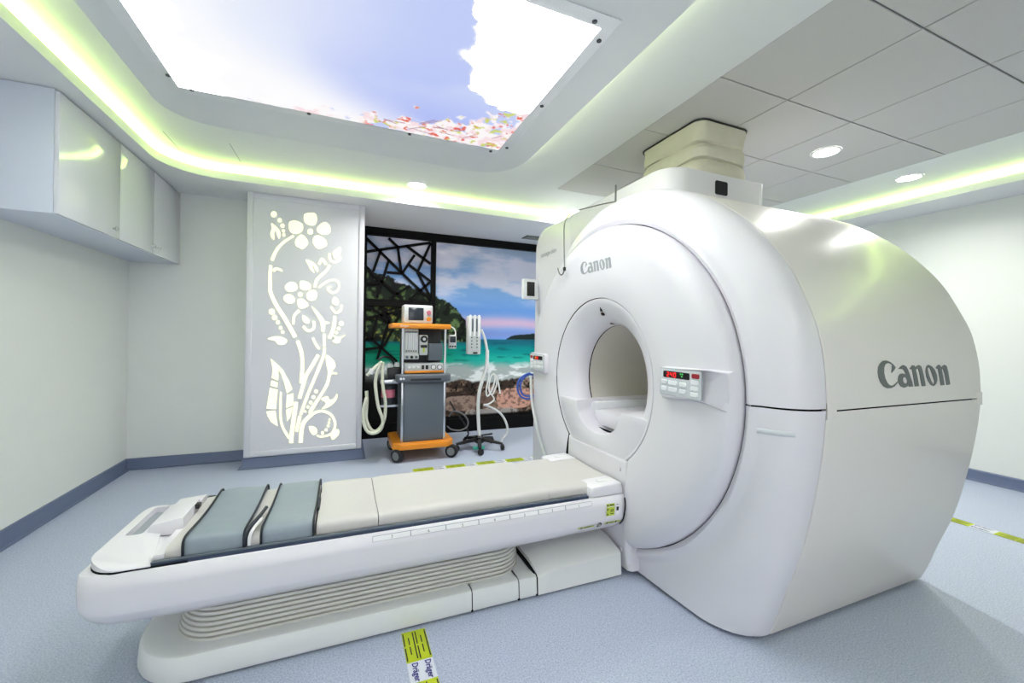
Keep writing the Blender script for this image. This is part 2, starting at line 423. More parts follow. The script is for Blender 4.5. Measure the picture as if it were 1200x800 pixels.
# ------------------------------------------------------------------ sky picture light
ZP = ZS+0.012
lp = empty('picture_ceiling_light', (0.07, 2.06, ZP), 'large backlit ceiling picture of blue sky, clouds and cherry blossom', 'ceiling light')
box('acrylic_plate', (-0.89, 1.385, ZP-0.007), (1.03, 2.735, ZP-0.001), 'lamp_trim', lp, 0.003)
def zpt(u, v): p = at(u, v, 'Z', ZP); return (p.x, p.y)
def sky_colour(X, Y):
    A = np.zeros(X.shape+(3,)); A[:] = (246, 247, 252)
    # blue grows towards the blossom corner
    b = sst(-0.75, 0.42, X)*1.0
    base = np.array((244, 246, 250))*(1-b[..., None])+np.array((190, 202, 245))*b[..., None]
    d = sst(1.75, 2.55, Y); A = mixc(base, (168, 182, 243), d*b*0.8)
    A = mixc(A, (228, 235, 250), sst(0.42, 0.68, fbm(X*1.7, Y*2.2, 4, 3))*0.55*(1-d*b))
    # warm haze along the far-left edge
    A = mixc(A, (250, 249, 251), sst(0.0, 0.55, (Y-2.05)-(X+0.15)*0.55)*(1-sst(0.30, 0.62, X)))
    # big left cloud
    n = fbm(X*4, Y*4, 5, 9)
    A = mixc(A, (256, 256, 256), sst(0.0, 0.32, -0.47-X+0.35*(n-0.5)))
    A = mixc(A, (222, 232, 242), sst(0.50, 0.62, fbm(X*5+2, Y*5, 4, 55))*np.exp(-((X+0.38)/0.10)**2-((Y-1.95)/0.16)**2)*0.8)
    # big right cloud: everything right of the line from the photo
    n2 = fbm(X*6+3, Y*6, 5, 21); lx = np.interp(Y, [1.4, 1.7, 1.95, 2.15, 2.25, 2.4], [0.45, 0.47, 0.52, 0.64, 0.80, 1.0])
    A = mixc(A, (256, 256, 256), sst(0.0, 0.035, X-lx+0.30*(n2-0.5)))
    # blossom band
    n3 = fbm(X*9, Y*9, 4, 33)
    edge = np.interp(X, [-0.85, -0.2, 0.10, 0.26, 0.36, 0.44, 0.55, 0.66, 0.78, 0.97], [2.74, 2.62, 2.57, 2.48, 2.40, 2.46, 2.36, 2.40, 2.28, 2.18])
    bl = sst(0.0, 0.03, Y-edge+0.34*(n3-0.5)); A = mixc(A, (250, 245, 246), bl)
    rs = np.random.RandomState(5)
    p1 = fbm(X*22, Y*22, 3, 101); p2 = fbm(X*30+7, Y*30, 3, 111); p3 = fbm(X*26, Y*26+3, 3, 121)
    A = mixc(A, (244, 214, 220), bl*sst(0.52, 0.62, p1)*0.8)
    A = mixc(A, (186, 200, 246), bl*sst(0.60, 0.66, fbm(X*14+5, Y*14, 4, 131))*0.9)
    dn = sst(0.0, 0.10, X-0.05)
    A = mixc(A, (228, 96, 76), bl*dn*sst(0.67, 0.72, p2)*0.95); A = mixc(A, (206, 212, 96), bl*dn*sst(0.67, 0.72, p3)*0.9)
    for k in range(12):  # twigs
        px, py = rs.uniform(0.2, 0.9), rs.uniform(2.50, 2.64); an = rs.uniform(-0.9, 0.4); ln = rs.uniform(0.05, 0.12)
        dx, dy = X-px, Y-py; tt = np.clip(dx*math.cos(an)+dy*math.sin(an), 0, ln)
        A = mixc(A, (150, 96, 110), (1-sst(0.002, 0.006, np.hypot(dx-tt*math.cos(an), dy-tt*math.sin(an))))*0.7)
    return A
printed_grid('sky_picture', -0.83, 0.97, 1.45, 2.672, 0.0065, lambda x, y: np.stack([x, y, np.full_like(x, ZP-0.009)], -1), sky_colour, 'sky_print', lp, 19.0)
for (u, v) in [(697, 25), (702, 47.5), (635, 124), (594, 173), (575, 177), (480, 157), (197, 88), (224.5, 105), (362, 133)]:
    p = at(u, v, 'Z', ZP-0.007); disc_solid('screw', (p.x, p.y, ZP-0.012), 0.011, 0.008, 'Z', 'screw_steel', lp, 12)

# ------------------------------------------------------------------ downlights
def downlight(x, y, label, zz=ZC):
    r = empty('downlight', (x, y, zz), label, 'downlight', 'recessed round downlights')
    lathe('trim_ring', [(0.0, 0.094), (-0.006, 0.092), (-0.006, 0.078), (0.0, 0.076)], (x, y, zz-0.0005), 'Z', 'lamp_trim', r, 32)
    lathe('diffuser', [(-0.003, 0.0001), (-0.003, 0.078)], (x, y, zz), 'Z', 'lamp_disc', r, 32)
    la = bpy.data.lights.new('downlight_lamp', 'AREA'); la.shape = 'DISK'; la.size = 0.15; la.energy = LAMP_WATTS; la.color = (1, 0.985, 0.95); la.spread = math.radians(150)
    lo = bpy.data.objects.new('downlight_lamp', la); lo.location = (0, 0, -0.012); link(lo, r)
dl = [((968, 178), 'round downlight in a ceiling tile beside the fabric duct'), ((1065, 208), 'round downlight between the tiles and the right-hand cove'), ((489, 217), 'round downlight above the flower panel beside the back cove')]
for (u, v), lb in dl:
    p = at(u, v, 'Z', ZC); downlight(p.x, p.y, lb)
for x, y, lb in ((2.32, 3.97, 'round downlight behind the scanner top near the back cove'), (3.75, 3.84, 'unseen round downlight added far behind the scanner'),
                 
                 (1.55, -1.2, 'unseen round downlight added over the near end of the room for extra light')):  # far-behind and near-end lamps are unseen, added to brighten the room
    downlight(x, y, lb)

# ------------------------------------------------------------------ overhead cabinet
cb = empty('wall_cabinet', (-1.615, 3.82, 1.87), 'long glossy white overhead cabinet on the left wall', 'cabinet')
CX, CY0, CY1, CZ0, CZ1 = -1.43, 2.95, 4.693, 1.868, 2.533
box('carcass', (XL, CY0, CZ0), (CX-0.02, CY1, CZ1), 'cabinet_side', cb, 0.002)
dy = [CY0+0.002, 3.60, 4.135, CY1]
for i, ky in enumerate((3.508, 4.087, 4.182)):
    d = box('cabinet_door', (CX-0.019, dy[i]+0.0004, CZ0+0.001), (CX, dy[i+1]-0.0004, CZ1-0.012), 'cabinet_white', cb, 0.0006)
    lathe('knob', [(0, 0.006), (0.012, 0.006), (0.016, 0.013), (0.024, 0.015), (0.029, 0.010), (0.030, 0.0001)], (CX, ky, 1.922), 'X', 'knob_metal', d, 16)

# ------------------------------------------------------------------ glowing flower panel
fp = empty('flower_panel', ((XPL+XPR)/2, YP, 0.1), 'tall white wall panel with a glowing cut-out of flowers and vines', 'light panel')
PZ0, PZ1 = 0.105, ZS
box('board', (XPL+0.012, YP, PZ0+0.01), (XPR-0.012, YP+0.028, PZ1-0.012), 'panel_white', fp)
for lo, hi in (((XPL, YP-0.012, PZ0), (XPL+0.05, YP+0.029, PZ1)), ((XPR-0.05, YP-0.012, PZ0), (XPR, YP+0.029, PZ1)),
               ((XPL+0.05, YP-0.012, PZ0), (XPR-0.05, YP+0.029, PZ0+0.05)), ((XPL+0.05, YP-0.012, PZ1-0.05), (XPR-0.05, YP+0.029, PZ1))):
    box('frame_rail', lo, hi, 'panel_white', fp, 0.006)
KS = 7.2727
CROP = {'A': (285, 235), 'B': (345, 235), 'C': (300, 325), 'D': (300, 420)}
def pp(k, x, y):
    p = at(CROP[k][0]+x/KS, CROP[k][1]+y/KS, 'Y', YP); return (p.x, p.z)
def cut(name, ring):
    yf = lambda a, b, d: (a, YP-0.002-0.003*(1-d), b)
    return plate(name, [ring], yf, 'cutout_glow', fp, 1)
def soft(ring, n=3):
    P = [Vector((a, b, 0)) for a, b in ring]; m_ = len(P); out = []
    for i in range(m_):
        p0, p1, p2, p3 = P[i-1], P[i], P[(i+1) % m_], P[(i+2) % m_]
        for k in range(n):
            t = k/n; q = 0.5*((2*p1)+(p2-p0)*t+(2*p0-5*p1+4*p2-p3)*t*t+(3*p1-p0-3*p2+p3)*t**3); out.append((q.x, q.y))
    return out
def shape(name, k, pts): cut(name, soft([pp(k, *p) for p in pts]))
def dots(k, lst):
    for x, y, r in lst: cut('dot', [pp(k, x+r*math.cos(t*math.pi/5), y+r*math.sin(t*math.pi/5)) for t in range(10)])
def stroke(name, pts, wpx):
    """pts: (crop, x, y); wpx = width in crop units, single or (start, end)"""
    P = smooth_path([Vector((*pp(*p), 0)) for p in pts], 6); w0, w1 = (wpx if isinstance(wpx, tuple) else (wpx, wpx))
    u = (Vector((*pp('C', 100, 0), 0))-Vector((*pp('C', 0, 0), 0))).length/100
    Lf, Rt = [], []
    for i, p in enumerate(P):
        t = (P[min(i+1, len(P)-1)]-P[max(i-1, 0)]).normalized(); nrm = Vector((-t.y, t.x, 0)); hw = 0.5*u*(w0+(w1-w0)*i/(len(P)-1))
        Lf.append(((p+nrm*hw).x, (p+nrm*hw).y)); Rt.append(((p-nrm*hw).x, (p-nrm*hw).y))
    cut(name, Lf+Rt[::-1])
dots('A', [(262, 117, 26), (312, 168, 18), (335, 215, 18), (343, 258, 13), (347, 292, 13)])
shape('leaf', 'A', [(240, 192), (290, 230), (318, 275), (308, 325), (292, 300), (278, 258), (262, 272), (265, 335), (240, 310), (232, 275), (248, 240)])
for pet in ([(80, 150), (90, 115), (130, 105), (175, 108), (192, 145), (188, 185), (165, 212), (115, 205), (88, 180)],
            [(192, 235), (225, 200), (265, 185), (300, 215), (308, 255), (290, 285), (240, 290), (200, 270)],
            [(155, 345), (175, 305), (215, 300), (265, 335), (278, 370), (265, 392), (215, 412), (180, 395)],
            [(5, 350), (40, 300), (75, 295), (115, 345), (110, 380), (70, 415), (40, 400), (20, 390)],
            [(-41, 185), (4, 172), (54, 190), (74, 215), (69, 255), (34, 280), (-21, 275), (-46, 240)]):
    shape('petal', 'B', pet)
dots('B', [(135, 265, 25)])
stroke('stem', [('A', 430, 300), ('A', 340, 360), ('A', 285, 420), ('A', 245, 510)], (20, 30))
stroke('stem', [('A', 235, 552), ('A', 229, 640), ('A', 230, 720), ('C', 122, 120), ('C', 170, 230), ('C', 240, 340), ('C', 335, 508)], (26, 36))
stroke('stem', [('A', 258, 602), ('A', 285, 580), ('A', 335, 600)], (26, 18))
shape('bud', 'B', [(392, 395), (395, 440), (372, 478), (345, 495), (325, 445), (360, 415)])
stroke('bud_cup', [('B', 300, 450), ('B', 302, 500), ('B', 340, 525), ('B', 382, 508), ('B', 392, 478)], 22)
shape('leaf', 'B', [(98, 503), (165, 530), (200, 580), (198, 612), (180, 585), (158, 552), (152, 570), (172, 615), (140, 590), (118, 550)])
stroke('leaf', [('B', 210, 545), ('B', 236, 498), ('B', 270, 545)], 24)
stroke('stem', [('B', 300, 550), ('B', 270, 600), ('B', 195, 670), ('B', 172, 740)], 25)
stroke('tendril', [('B', 208, 742), ('B', 275, 692), ('B', 345, 676), ('B', 382, 715), ('B', 365, 768), ('B', 320, 785), ('B', 285, 752), ('B', 312, 735)], 20)
for pet in ([(245, 80), (290, 40), (340, 50), (355, 90), (330, 115), (275, 120)], [(375, 40), (410, 30), (460, 55), (465, 95), (430, 110), (378, 95)],
            [(440, 130), (490, 105), (520, 135), (505, 190), (450, 195), (430, 165)], [(355, 190), (400, 185), (445, 225), (435, 250), (380, 265), (355, 235)],
            [(235, 170), (280, 140), (325, 170), (328, 205), (290, 225), (250, 205)]):
    shape('petal', 'C', pet)
dots('C', [(378, 145, 20), (135, 292, 25), (158, 342, 22), (188, 382, 17), (210, 430, 15), (228, 465, 15), (727, 392, 20), (705, 435, 15), (687, 470, 13)])
shape('leaf', 'C', [(100, 525), (150, 505), (210, 505), (265, 535), (240, 570), (190, 570), (165, 540)])
stroke('stem', [('C', 370, 280), ('C', 325, 330), ('C', 318, 400)], (28, 18))
shape('bud', 'C', [(398, 322), (445, 350), (455, 385), (425, 390), (400, 365)])
stroke('bud_cup', [('C', 402, 415), ('C', 445, 455), ('C', 493, 430), ('C', 490, 372)], 25)
shape('leaf', 'C', [(472, 250), (500, 265), (570, 345), (585, 375), (620, 380), (622, 392), (592, 402), (582, 460), (556, 455), (550, 390), (520, 330)])
stroke('stem', [('C', 580, 480), ('C', 581, 585)], 26)
stroke('stem', [('C', 585, 597), ('C', 572, 680), ('D', 520, 120), ('D', 440, 310), ('D', 380, 480)], 26)
stroke('leaf', [('C', 485, 515), ('C', 505, 560), ('C', 540, 610)], 22)
shape('bud', 'C', [(670, 165), (705, 200), (695, 235), (660, 230), (648, 200)])
stroke('bud_cup', [('C', 638, 250), ('C', 680, 300), ('C', 720, 280), ('C', 732, 235)], 22)
stroke('stem', [('C', 672, 330), ('C', 660, 430), ('C', 625, 520)], (30, 34))
shape('leaf', 'C', [(650, 485), (700, 508), (765, 490), (725, 522), (715, 550), (685, 562), (650, 540), (675, 525)])
stroke('stem', [('C', 532, 660), ('C', 470, 765), ('D', 430, 140), ('D', 396, 250), ('D', 370, 340)], 32)
shape('leaf', 'D', [(598, -30), (655, 10), (678, 60), (650, 112), (690, 122), (686, 134), (640, 138), (620, 220), (560, 320), (475, 455), (450, 445), (540, 310), (600, 200), (612, 110), (600, 50)])
stroke('stem', [('C', 355, 540), ('C', 390, 650), ('C', 395, 760), ('D', 385, 208)], 32)
for lf in ([(125, 0), (190, 60), (190, 185), (135, 165), (145, 90)], [(135, 185), (185, 205), (180, 245), (125, 230)], [(120, 250), (185, 265), (170, 430), (90, 425)],
           [(90, 450), (165, 445), (185, 575), (130, 540), (100, 490)], [(190, 58), (230, 100), (280, 190), (310, 260), (265, 295), (240, 200), (215, 130), (195, 100)],
           [(265, 312), (320, 295), (315, 395), (258, 420)], [(258, 436), (310, 412), (290, 500), (265, 535)]):
    cut('leaf', [pp('D', *p) for p in lf])
stroke('stem', [('D', 212, 285), ('D', 215, 540), ('D', 285, 680)], (16, 24))
stroke('stem', [('D', 342, 370), ('D', 310, 600), ('D', 300, 718)], 36)
stroke('stem', [('D', 375, 490), ('D', 345, 620)], 28)
stroke('stem', [('D', 480, 472), ('D', 400, 560), ('D', 380, 715)], 36)
stroke('tendril', [('D', 480, 470), ('D', 560, 447), ('D', 640, 480), ('D', 675, 560), ('D', 640, 640), ('D', 560, 665), ('D', 520, 655)], (26, 16))
shape('leaf', 'D', [(455, 575), (510, 590), (520, 630), (490, 650), (462, 620)])
shape('leaf', 'D', [(555, 345), (610, 320), (625, 350), (665, 340), (690, 300), (690, 340), (640, 400), (560, 430), (600, 380)])
shape('petal', 'D', [(640, 640), (690, 600), (710, 625), (690, 665), (650, 690)])
dots('D', [(512, 280, 16), (490, 328, 16), (467, 375, 15), (442, 412, 12), (420, 450, 10), (627, 518, 9), (622, 545, 11), (615, 573, 12), (598, 607, 13), (567, 632, 14)])

# ------------------------------------------------------------------ beach mural with black frame and lattice
mu = empty('beach_mural', (1.6, YM, 0), 'tall printed mural of a tropical bay in a black frame', 'mural')
MX0, MX1 = XPR+0.005, 3.3
def mz(u, v): p = at(u, v, 'Y', YM); return p.x, p.z
hill = [mz(*p) for p in [(420, 312), (430.6, 315.6), (445, 321), (454, 321), (462, 327), (470, 331), (481, 333.6), (501.5, 343.8), (509.6, 345.5), (516.5, 351), (526, 353.7), (535, 359.8), (541, 368), (545.4, 375), (547.5, 390), (549.5, 408)]]
isl = [mz(*p) for p in [(581, 406), (590, 399), (600, 393.5), (612, 391.5), (625, 391), (640, 393), (660, 392), (690, 396)]]
HZ = 1.205
def mural_colour(X, Z):
    A = np.zeros(X.shape+(3,)); A[:] = (118, 158, 208)
    A = mixc(A, (96, 140, 204), 1-sst(1.55, 1.85, Z))
    A = mixc(A, (150, 166, 196), sst(2.0, 2.4, Z))
    cl = fbm(X*1.6+4, Z*4.5, 5, 2)
    A = mixc(A, (206, 204, 222), sst(0.44, 0.66, cl+0.16*np.exp(-((Z-1.98)/0.2)**2))*sst(1.6, 1.85, Z)*0.9)
    A = mixc(A, (236, 236, 244), sst(0.6, 0.8, cl)*sst(1.6, 1.8, Z)*(1-sst(1.25, 1.6, X))*0.6)
    pk = np.exp(-((Z-(1.42+0.05*(fbm(X*2, Z*2, 3, 5)-0.5)))/0.085)**2); A = mixc(A, (196, 164, 190), pk*0.9)
    A = mixc(A, (116, 132, 190), np.exp(-((Z-1.27)/0.05)**2)*0.8)
    # sea
    dep = HZ-Z
    sea = np.zeros_like(A); sea[:] = (22, 92, 112)
    sea = mixc(sea, (4, 128, 128), sst(0.03, 0.14, dep)); sea = mixc(sea, (30, 160, 146), sst(0.15, 0.27, dep))
    sea = mixc(sea, (6, 122, 88), (1-sst(0.9, 1.7, X))*sst(0.0, 0.12, dep)*0.8)
    sea = mixc(sea, (10, 74, 84), sst(0.55, 0.7, fbm(X*4, Z*26, 4, 8))*0.55*(1-sst(0.25, 0.36, dep)))
    sh = sst(0.26, 0.40, dep+0.10*(fbm(X*3, Z*8, 4, 12)-0.5)); sea = mixc(sea, (150, 160, 160), sh)
    sea = mixc(sea, (210, 214, 216), sh*sst(0.52, 0.7, fbm(X*6, Z*18, 4, 15)))
    A = mixc(A, (0, 0, 0), 0*X); f = sst(-0.003, 0.003, dep); A = A*(1-f[..., None])+sea*f[..., None]
    # rocks
    rk = fbm(X*9, Z*11, 4, 31); rk2 = fbm(X*28, Z*30, 3, 44)
    rock = np.zeros_like(A); rock[:] = (52, 42, 36)
    rock = mixc(rock, (112, 92, 78), sst(0.45, 0.62, rk)); rock = mixc(rock, (168, 150, 142), sst(0.58, 0.75, rk*0.6+rk2*0.4)); rock = mixc(rock, (20, 16, 15), 1-sst(0.33, 0.46, rk2))
    top = 0.66+0.10*(fbm(X*5, X*0, 3, 51)-0.5)+0.05*(rk2-0.5)
    f = sst(-0.015, 0.02, top-Z); A = A*(1-f[..., None])+rock*f[..., None]
    for (bx, bz, ax, az, c) in ((2.18, 0.40, 0.26, 0.14, (196, 150, 134)), (1.42, 0.36, 0.22, 0.10, (150, 128, 116)), (1.85, 0.20, 0.4, 0.07, (150, 146, 144)), (1.75, 0.42, 0.14, 0.08, (110, 88, 80)), (2.62, 0.38, 0.2, 0.15, (160, 128, 116))):
        q = ((X-bx)/ax)**4+((Z-bz)/az)**4+0.9*(rk2-0.5); A = mixc(A, c, (1-sst(0.75, 1.05, q))*0.92); A = mixc(A, (60, 46, 42), (1-sst(0.75, 1.05, q))*sst(0.5, 0.66, rk2)*0.5)
    A = mixc(A, (8, 8, 9), 1-sst(0.19, 0.22, Z))
    A = mixc(A, (14, 14, 14), (1-sst(0.95, 1.1, X))*(1-sst(0.6, 0.85, Z)))  # shade behind the cart, painted into the print
    # far island
    iz = np.interp(X, [p[0] for p in isl], [p[1] for p in isl], left=-1); f = sst(-0.004, 0.006, iz+0.02*(fbm(X*30, Z*30, 3, 61)-0.5)-Z)*sst(-0.003, 0.003, Z-HZ)
    A = mixc(A, (26, 40, 38), f)
    # wooded hill
    tz = np.interp(X, [p[0] for p in hill], [p[1] for p in hill], right=-1); tn = fbm(X*14, Z*14, 4, 71)
    f = sst(0, 0.012, tz+0.10*(tn-0.5)-Z)*sst(-0.02, 0.0, Z-HZ+0.03)
    tree = np.zeros_like(A); tree[:] = (26, 36, 26); tree = mixc(tree, (84, 108, 66), sst(0.48, 0.66, fbm(X*18, Z*18, 4, 81))); tree = mixc(tree, (10, 15, 12), 1-sst(0.34, 0.47, fbm(X*9, Z*9, 4, 91)))
    tree = mixc(tree, (150, 150, 66), sst(0.60, 0.72, fbm(X*22, Z*22, 3, 95))*(1-sst(0.8, 1.0, X))*(1-sst(1.55, 1.7, Z))*0.8)
    A = A*(1-f[..., None])+tree*f[..., None]
    return A*1.10
printed_grid('print', MX0, MX1, 0.02, 2.5, 0.0085, lambda x, z: np.stack([x, np.full_like(x, YM), z], -1), mural_colour, 'mural_print', mu)
yb0, yb1 = YM-0.055, YM+0.028
zt = mz(505, 283)[1]
for nm, lo, hi in (('frame_beam', (MX0, yb0, zt), (MX1, yb1, ZS)), ('frame_post', (MX0, yb0, 0), (0.232, yb1, zt)), ('frame_post', (1.0, yb0, 0.001), (1.058, yb1, zt)),
                   ('frame_rail', (0.232, yb0, mz(470, 360)[1]), (1.0, yb1, mz(470, 352)[1])), ('frame_plinth', (1.058, yb0, 0), (MX1, yb1, 0.17)), ('frame_plinth', (0.232, yb0, 0), (1.0, yb1, 0.17))):
    box(nm, lo, hi, 'black_lacquer', mu, 0.003, 1)
def bar(a, b):
    a, b = [((354 if p[0] >= 330 else 10 if p[0] <= 30 else p[0]), p[1]) for p in (a, b)]
    p = at(425+a[0]/4.444, 265+a[1]/4.444, 'Y', YM-0.03); q = at(425+b[0]/4.444, 265+b[1]/4.444, 'Y', YM-0.03)
    cl = lambda v: Vector((min(max(v.x, 0.220), 1.010), v.y, min(v.z, zt+0.01)))
    p, q = cl(p), cl(q); d = (q-p); L_ = d.length; ang = math.atan2(d.z, d.x)
    c = (p+q)/2
    box('lattice_bar', (c.x-L_/2, c.y-0.012, c.z-0.015), (c.x+L_/2, c.y+0.012, c.z+0.015), 'black_lacquer', mu, rot=Matrix.Rotation(-ang, 3, 'Y'))
for a, b in [((30, 60), (210, 250)), ((210, 250), (330, 385)), ((25, 132), (335, 86)), ((135, 62), (182, 107)), ((182, 107), (202, 246)), ((95, 122), (55, 235)), ((135, 180), (75, 372)), ((125, 240), (205, 246)),
             ((22, 208), (95, 285)), ((95, 285), (205, 372)), ((22, 300), (100, 290)), ((205, 246), (270, 150)), ((225, 100), (342, 196)), ((336, 88), (285, 240)), ((240, 200), (338, 288)), ((285, 240), (332, 372)),
             ((155, 368), (245, 310)), ((245, 382), (342, 288)), ((30, 408), (90, 455)), ((20, 482), (200, 440)), ((75, 470), (48, 592)), ((25, 555), (180, 705)), ((142, 480), (75, 692)), ((90, 455), (160, 520)), ((100, 408), (142, 480)),
             ((20, 640), (110, 630)), ((160, 520), (215, 420)), ((110, 625), (160, 530))]:
    bar(a, b)

# ------------------------------------------------------------------ scanner gantry
Y0, Z0 = 2.06, 0.995
NEAR = [(1.180, 0.0), (1.143, 0.102), (1.111, 0.213), (1.052, 0.40), (1.009, 0.61), (0.980, 0.81), (0.967, 0.97), (0.969, 1.07), (0.977, 1.17), (1.002, 1.30), (1.042, 1.405), (1.105, 1.54), (1.188, 1.66), (1.30, 1.785), (1.472, 1.925), (1.60, 2.002), (1.711, 2.052), (1.86, 2.095), (2.06, 2.11)]
half = [(v.x, v.y) for v in smooth_path([Vector((a, b, 0)) for a, b in NEAR], 4)]
PROF = half+[(2*Y0-a, b) for a, b in half[::-1][1:]]          # near floor -> top -> far floor
PA = np.array(PROF); PA[:, 1] = np.maximum(PA[:, 1], 0.018)
PROF = [tuple(p) for p in PA]
XS, XE, ZSP = 1.663, 2.844, 0.988
gy = lambda z: float(np.interp(z, [p[1] for p in half], [p[0] for p in half]))
g = empty('mri_scanner', (2.1, Y0, 0), 'large rounded white MRI scanner with a round bore', 'medical scanner')
def split_prof(upper):
    out = []; P = PROF
    for i, p in enumerate(P):
        if (p[1] >= ZSP) == upper: out.append(p)
    e = 0.003 if upper else -0.003
    y = gy(ZSP+e)
    if upper: return [(y, ZSP+e)]+out+[(2*Y0-y, ZSP+e)]
    i = [k for k, p in enumerate(out) if p[0] > Y0][0]
    return out[:i]+[(y, ZSP+e)], [(2*Y0-y, ZSP+e)]+out[i:]
def shell(name, curve, m):
    """cover panel of the body: curve swept along X with rolled edges and an inner return"""
    xs = [(XS+0.004, -0.012), (XS+0.004, -0.003), (XS+0.008, 0), (XE-0.02, 0), (XE-0.006, -0.004), (XE, -0.018)]
    C = np.array(curve); T = np.gradient(C, axis=0); Nn = np.stack([-T[:, 1], T[:, 0]], 1); Nn /= np.linalg.norm(Nn, axis=1)[:, None]+1e-9
    rings = []
    for x, o in xs:
        rings.append([(x, a+n[0]*o*s_, b+n[1]*o*s_) for (a, b), n, s_ in zip(C, Nn, [1]*len(C))])
    n = len(C); V = [p for r in rings for p in r]; F = [(i*n+k, i*n+k+1, (i+1)*n+k+1, (i+1)*n+k) for i in range(len(xs)-1) for k in range(n-1)]
    return M(name, V, F, m, g, 25)
up = split_prof(True); lo_near, lo_far = split_prof(False)
shell('side_cover', up, 'shell_side'); shell('side_cover', lo_near, 'shell_side'); shell('side_cover', lo_far, 'shell_side')
# dark inner chassis seen in the joints, and the rear cover
cen = np.array([Y0, Z0]); ins = [(float(Y0+(a-Y0)*0.988), float(max(0.0, Z0+(b-Z0)*0.988))) for a, b in PROF]
def ring_x(x, k=1.0): return [(x, Y0+(a-Y0)*k, max(0.02, Z0+(b-Z0)*k)) for a, b in PROF]
# chassis is a tube around the bore so that the tunnel stays open
def polar(R, x, n=len(PROF)): return None
NB = len(PROF)
angs = [math.atan2(b-Z0, a-Y0) for a, b in PROF]
def tube_shell(name, ringsR, m, smooth=30):
    V = [p for r in ringsR for p in r]; n = len(ringsR[0]); F = []
    for i in range(len(ringsR)-1):
        for k in range(n-1): F.append((i*n+k, i*n+k+1, (i+1)*n+k+1, (i+1)*n+k))
        F.append((i*n+n-1, i*n, (i+1)*n, (i+1)*n+n-1))
    return M(name, V, F, m, g, smooth)
def circ_x(x, r): return [(x, Y0+r*math.cos(t), Z0+r*math.sin(t)) for t in angs]
tube_shell('chassis', [circ_x(1.47, 0.40), circ_x(1.47, 0.90), circ_x(1.52, 0.915), ring_x(1.60, 0.93), ring_x(1.63, 0.965), ring_x(1.70, 0.965), ring_x(1.72, 0.984), ring_x(2.82, 0.984), circ_x(2.82, 0.40)], 'shell_dark_gap')
tube_shell('rear_cover', [ring_x(XE-0.004, 0.988), ring_x(XE+0.01, 0.95), circ_x(XE+0.02, 0.5), circ_x(XE-0.06, 0.37)], 'shell_white')
prism('plinth', [(1.60, 1.215), (2.80, 1.215), (2.80, 2*Y0-1.215), (1.60, 2*Y0-1.215), (1.475, 2.5), (1.475, 1.62), (1.53, 1.32)], 'Z', 0.0, 0.03, 'black_plastic', g)

# front cover: polar sheet between the round front disc and the body outline
side = np.array([p for p in PROF])
RI = 0.910
def side_dist(y, z):
    a = side[:-1]; b = side[1:]; p = np.array([y, z]); d = b-a; t = np.clip(((p-a)*d).sum(1)/(d*d).sum(1), 0, 1)
    return float(np.min(np.hypot(*(a+d*t[:, None]-p).T)))
def rprof(t):
    """distance from the bore centre to the body outline in direction t"""
    c, s_ = math.cos(t), math.sin(t); best = 9
    for i in range(len(PROF)-1):
        (a0, b0), (a1, b1) = PROF[i], PROF[i+1]
        a0 -= Y0; a1 -= Y0; b0 -= Z0; b1 -= Z0; den = (a1-a0)*s_-(b1-b0)*c
        if abs(den) < 1e-9: continue
        u_ = (b0*c-a0*s_)/den
        if -1e-6 <= u_ <= 1+1e-6:
            r = (a0+(a1-a0)*u_)*c+(b0+(b1-b0)*u_)*s_
            if r > 0.2: best = min(best, r)
    if s_ < -0.3: best = min(best, (0.018-Z0)/s_)
    return best
def front_cover(name, t0, t1, nt):
    NR = 26; V, F = [], []
    for i in range(nt+1):
        t = t0+(t1-t0)*i/nt; R = rprof(t)
        ww = min(max(R-RI-0.02, 0.09), 0.20)
        for j in range(NR+1):
            k = j/NR; r = RI+(R-RI)*(1-(1-k)**1.6)
            y, z = Y0+r*math.cos(t), Z0+r*math.sin(t); d = side_dist(y, z); q = max(0.0, 1-d/ww)
            x = 1.448+0.035*min(1, abs(y-Y0)/0.8)**2+0.155*(1-math.sqrt(max(0, 1-q*q)))-0.022*math.exp(-((r-RI-0.022)/0.022)**2)
            V.append((x, y, z))
        V.append((XS-0.004, V[-1][1], V[-1][2]))
    n = NR+2
    for i in range(nt):
        for j in range(n-1): F.append((i*n+j, i*n+j+1, (i+1)*n+j+1, (i+1)*n+j))
    # inner return into the groove
    b0 = len(V)
    for i in range(nt+1): p = V[i*n]; V.append((p[0]+0.05, p[1], p[2]))
    for i in range(nt): F.append((i*n, (i+1)*n, b0+i+1, b0+i))
    return M(name, V, F, 'shell_white', g, 40)
da = 0.0035
front_cover('front_cover', 0+da, math.pi-da, 110)
ts = math.atan2(0.018-Z0, 1.75-Y0)       # where the foot of the pedestal begins
front_cover('front_cover', -math.pi+da, ts, 70)
front_cover('front_cover', -math.pi-ts, -da, 70)

# round bulged front disc, open at the bottom for the pedestal
def disc_x(r):
    if r < 0.78: return 1.362+0.022*max(0, (0.66-r)/0.17)**2
    q = (r-0.78)/0.125; return 1.362+0.075*(1-math.sqrt(max(0, 1-q*q)))
def front_disc(name):
    V, F = [], []; nt = 150; rr = [0.4905+(0.905-0.4905)*(1-(1-k/22)**1.5) for k in range(23)]
    hw = 0.3085
    for i in range(nt+1):
        q = i/nt
        for r in rr:
            ta = math.asin(min(1, hw/r)) if r > hw else 0.6
            t = -math.pi/2+ta+(2*math.pi-2*ta)*q; V.append((disc_x(r), Y0+r*math.cos(t), Z0+r*math.sin(t)))
        p = V[-1]; V.append((1.48, p[1], p[2]))
    n = len(rr)+1
    for i in range(nt):
        for j in range(n-1): F.append((i*n+j, i*n+j+1, (i+1)*n+j+1, (i+1)*n+j))
    return M(name, V, F, 'shell_white', g, 40)
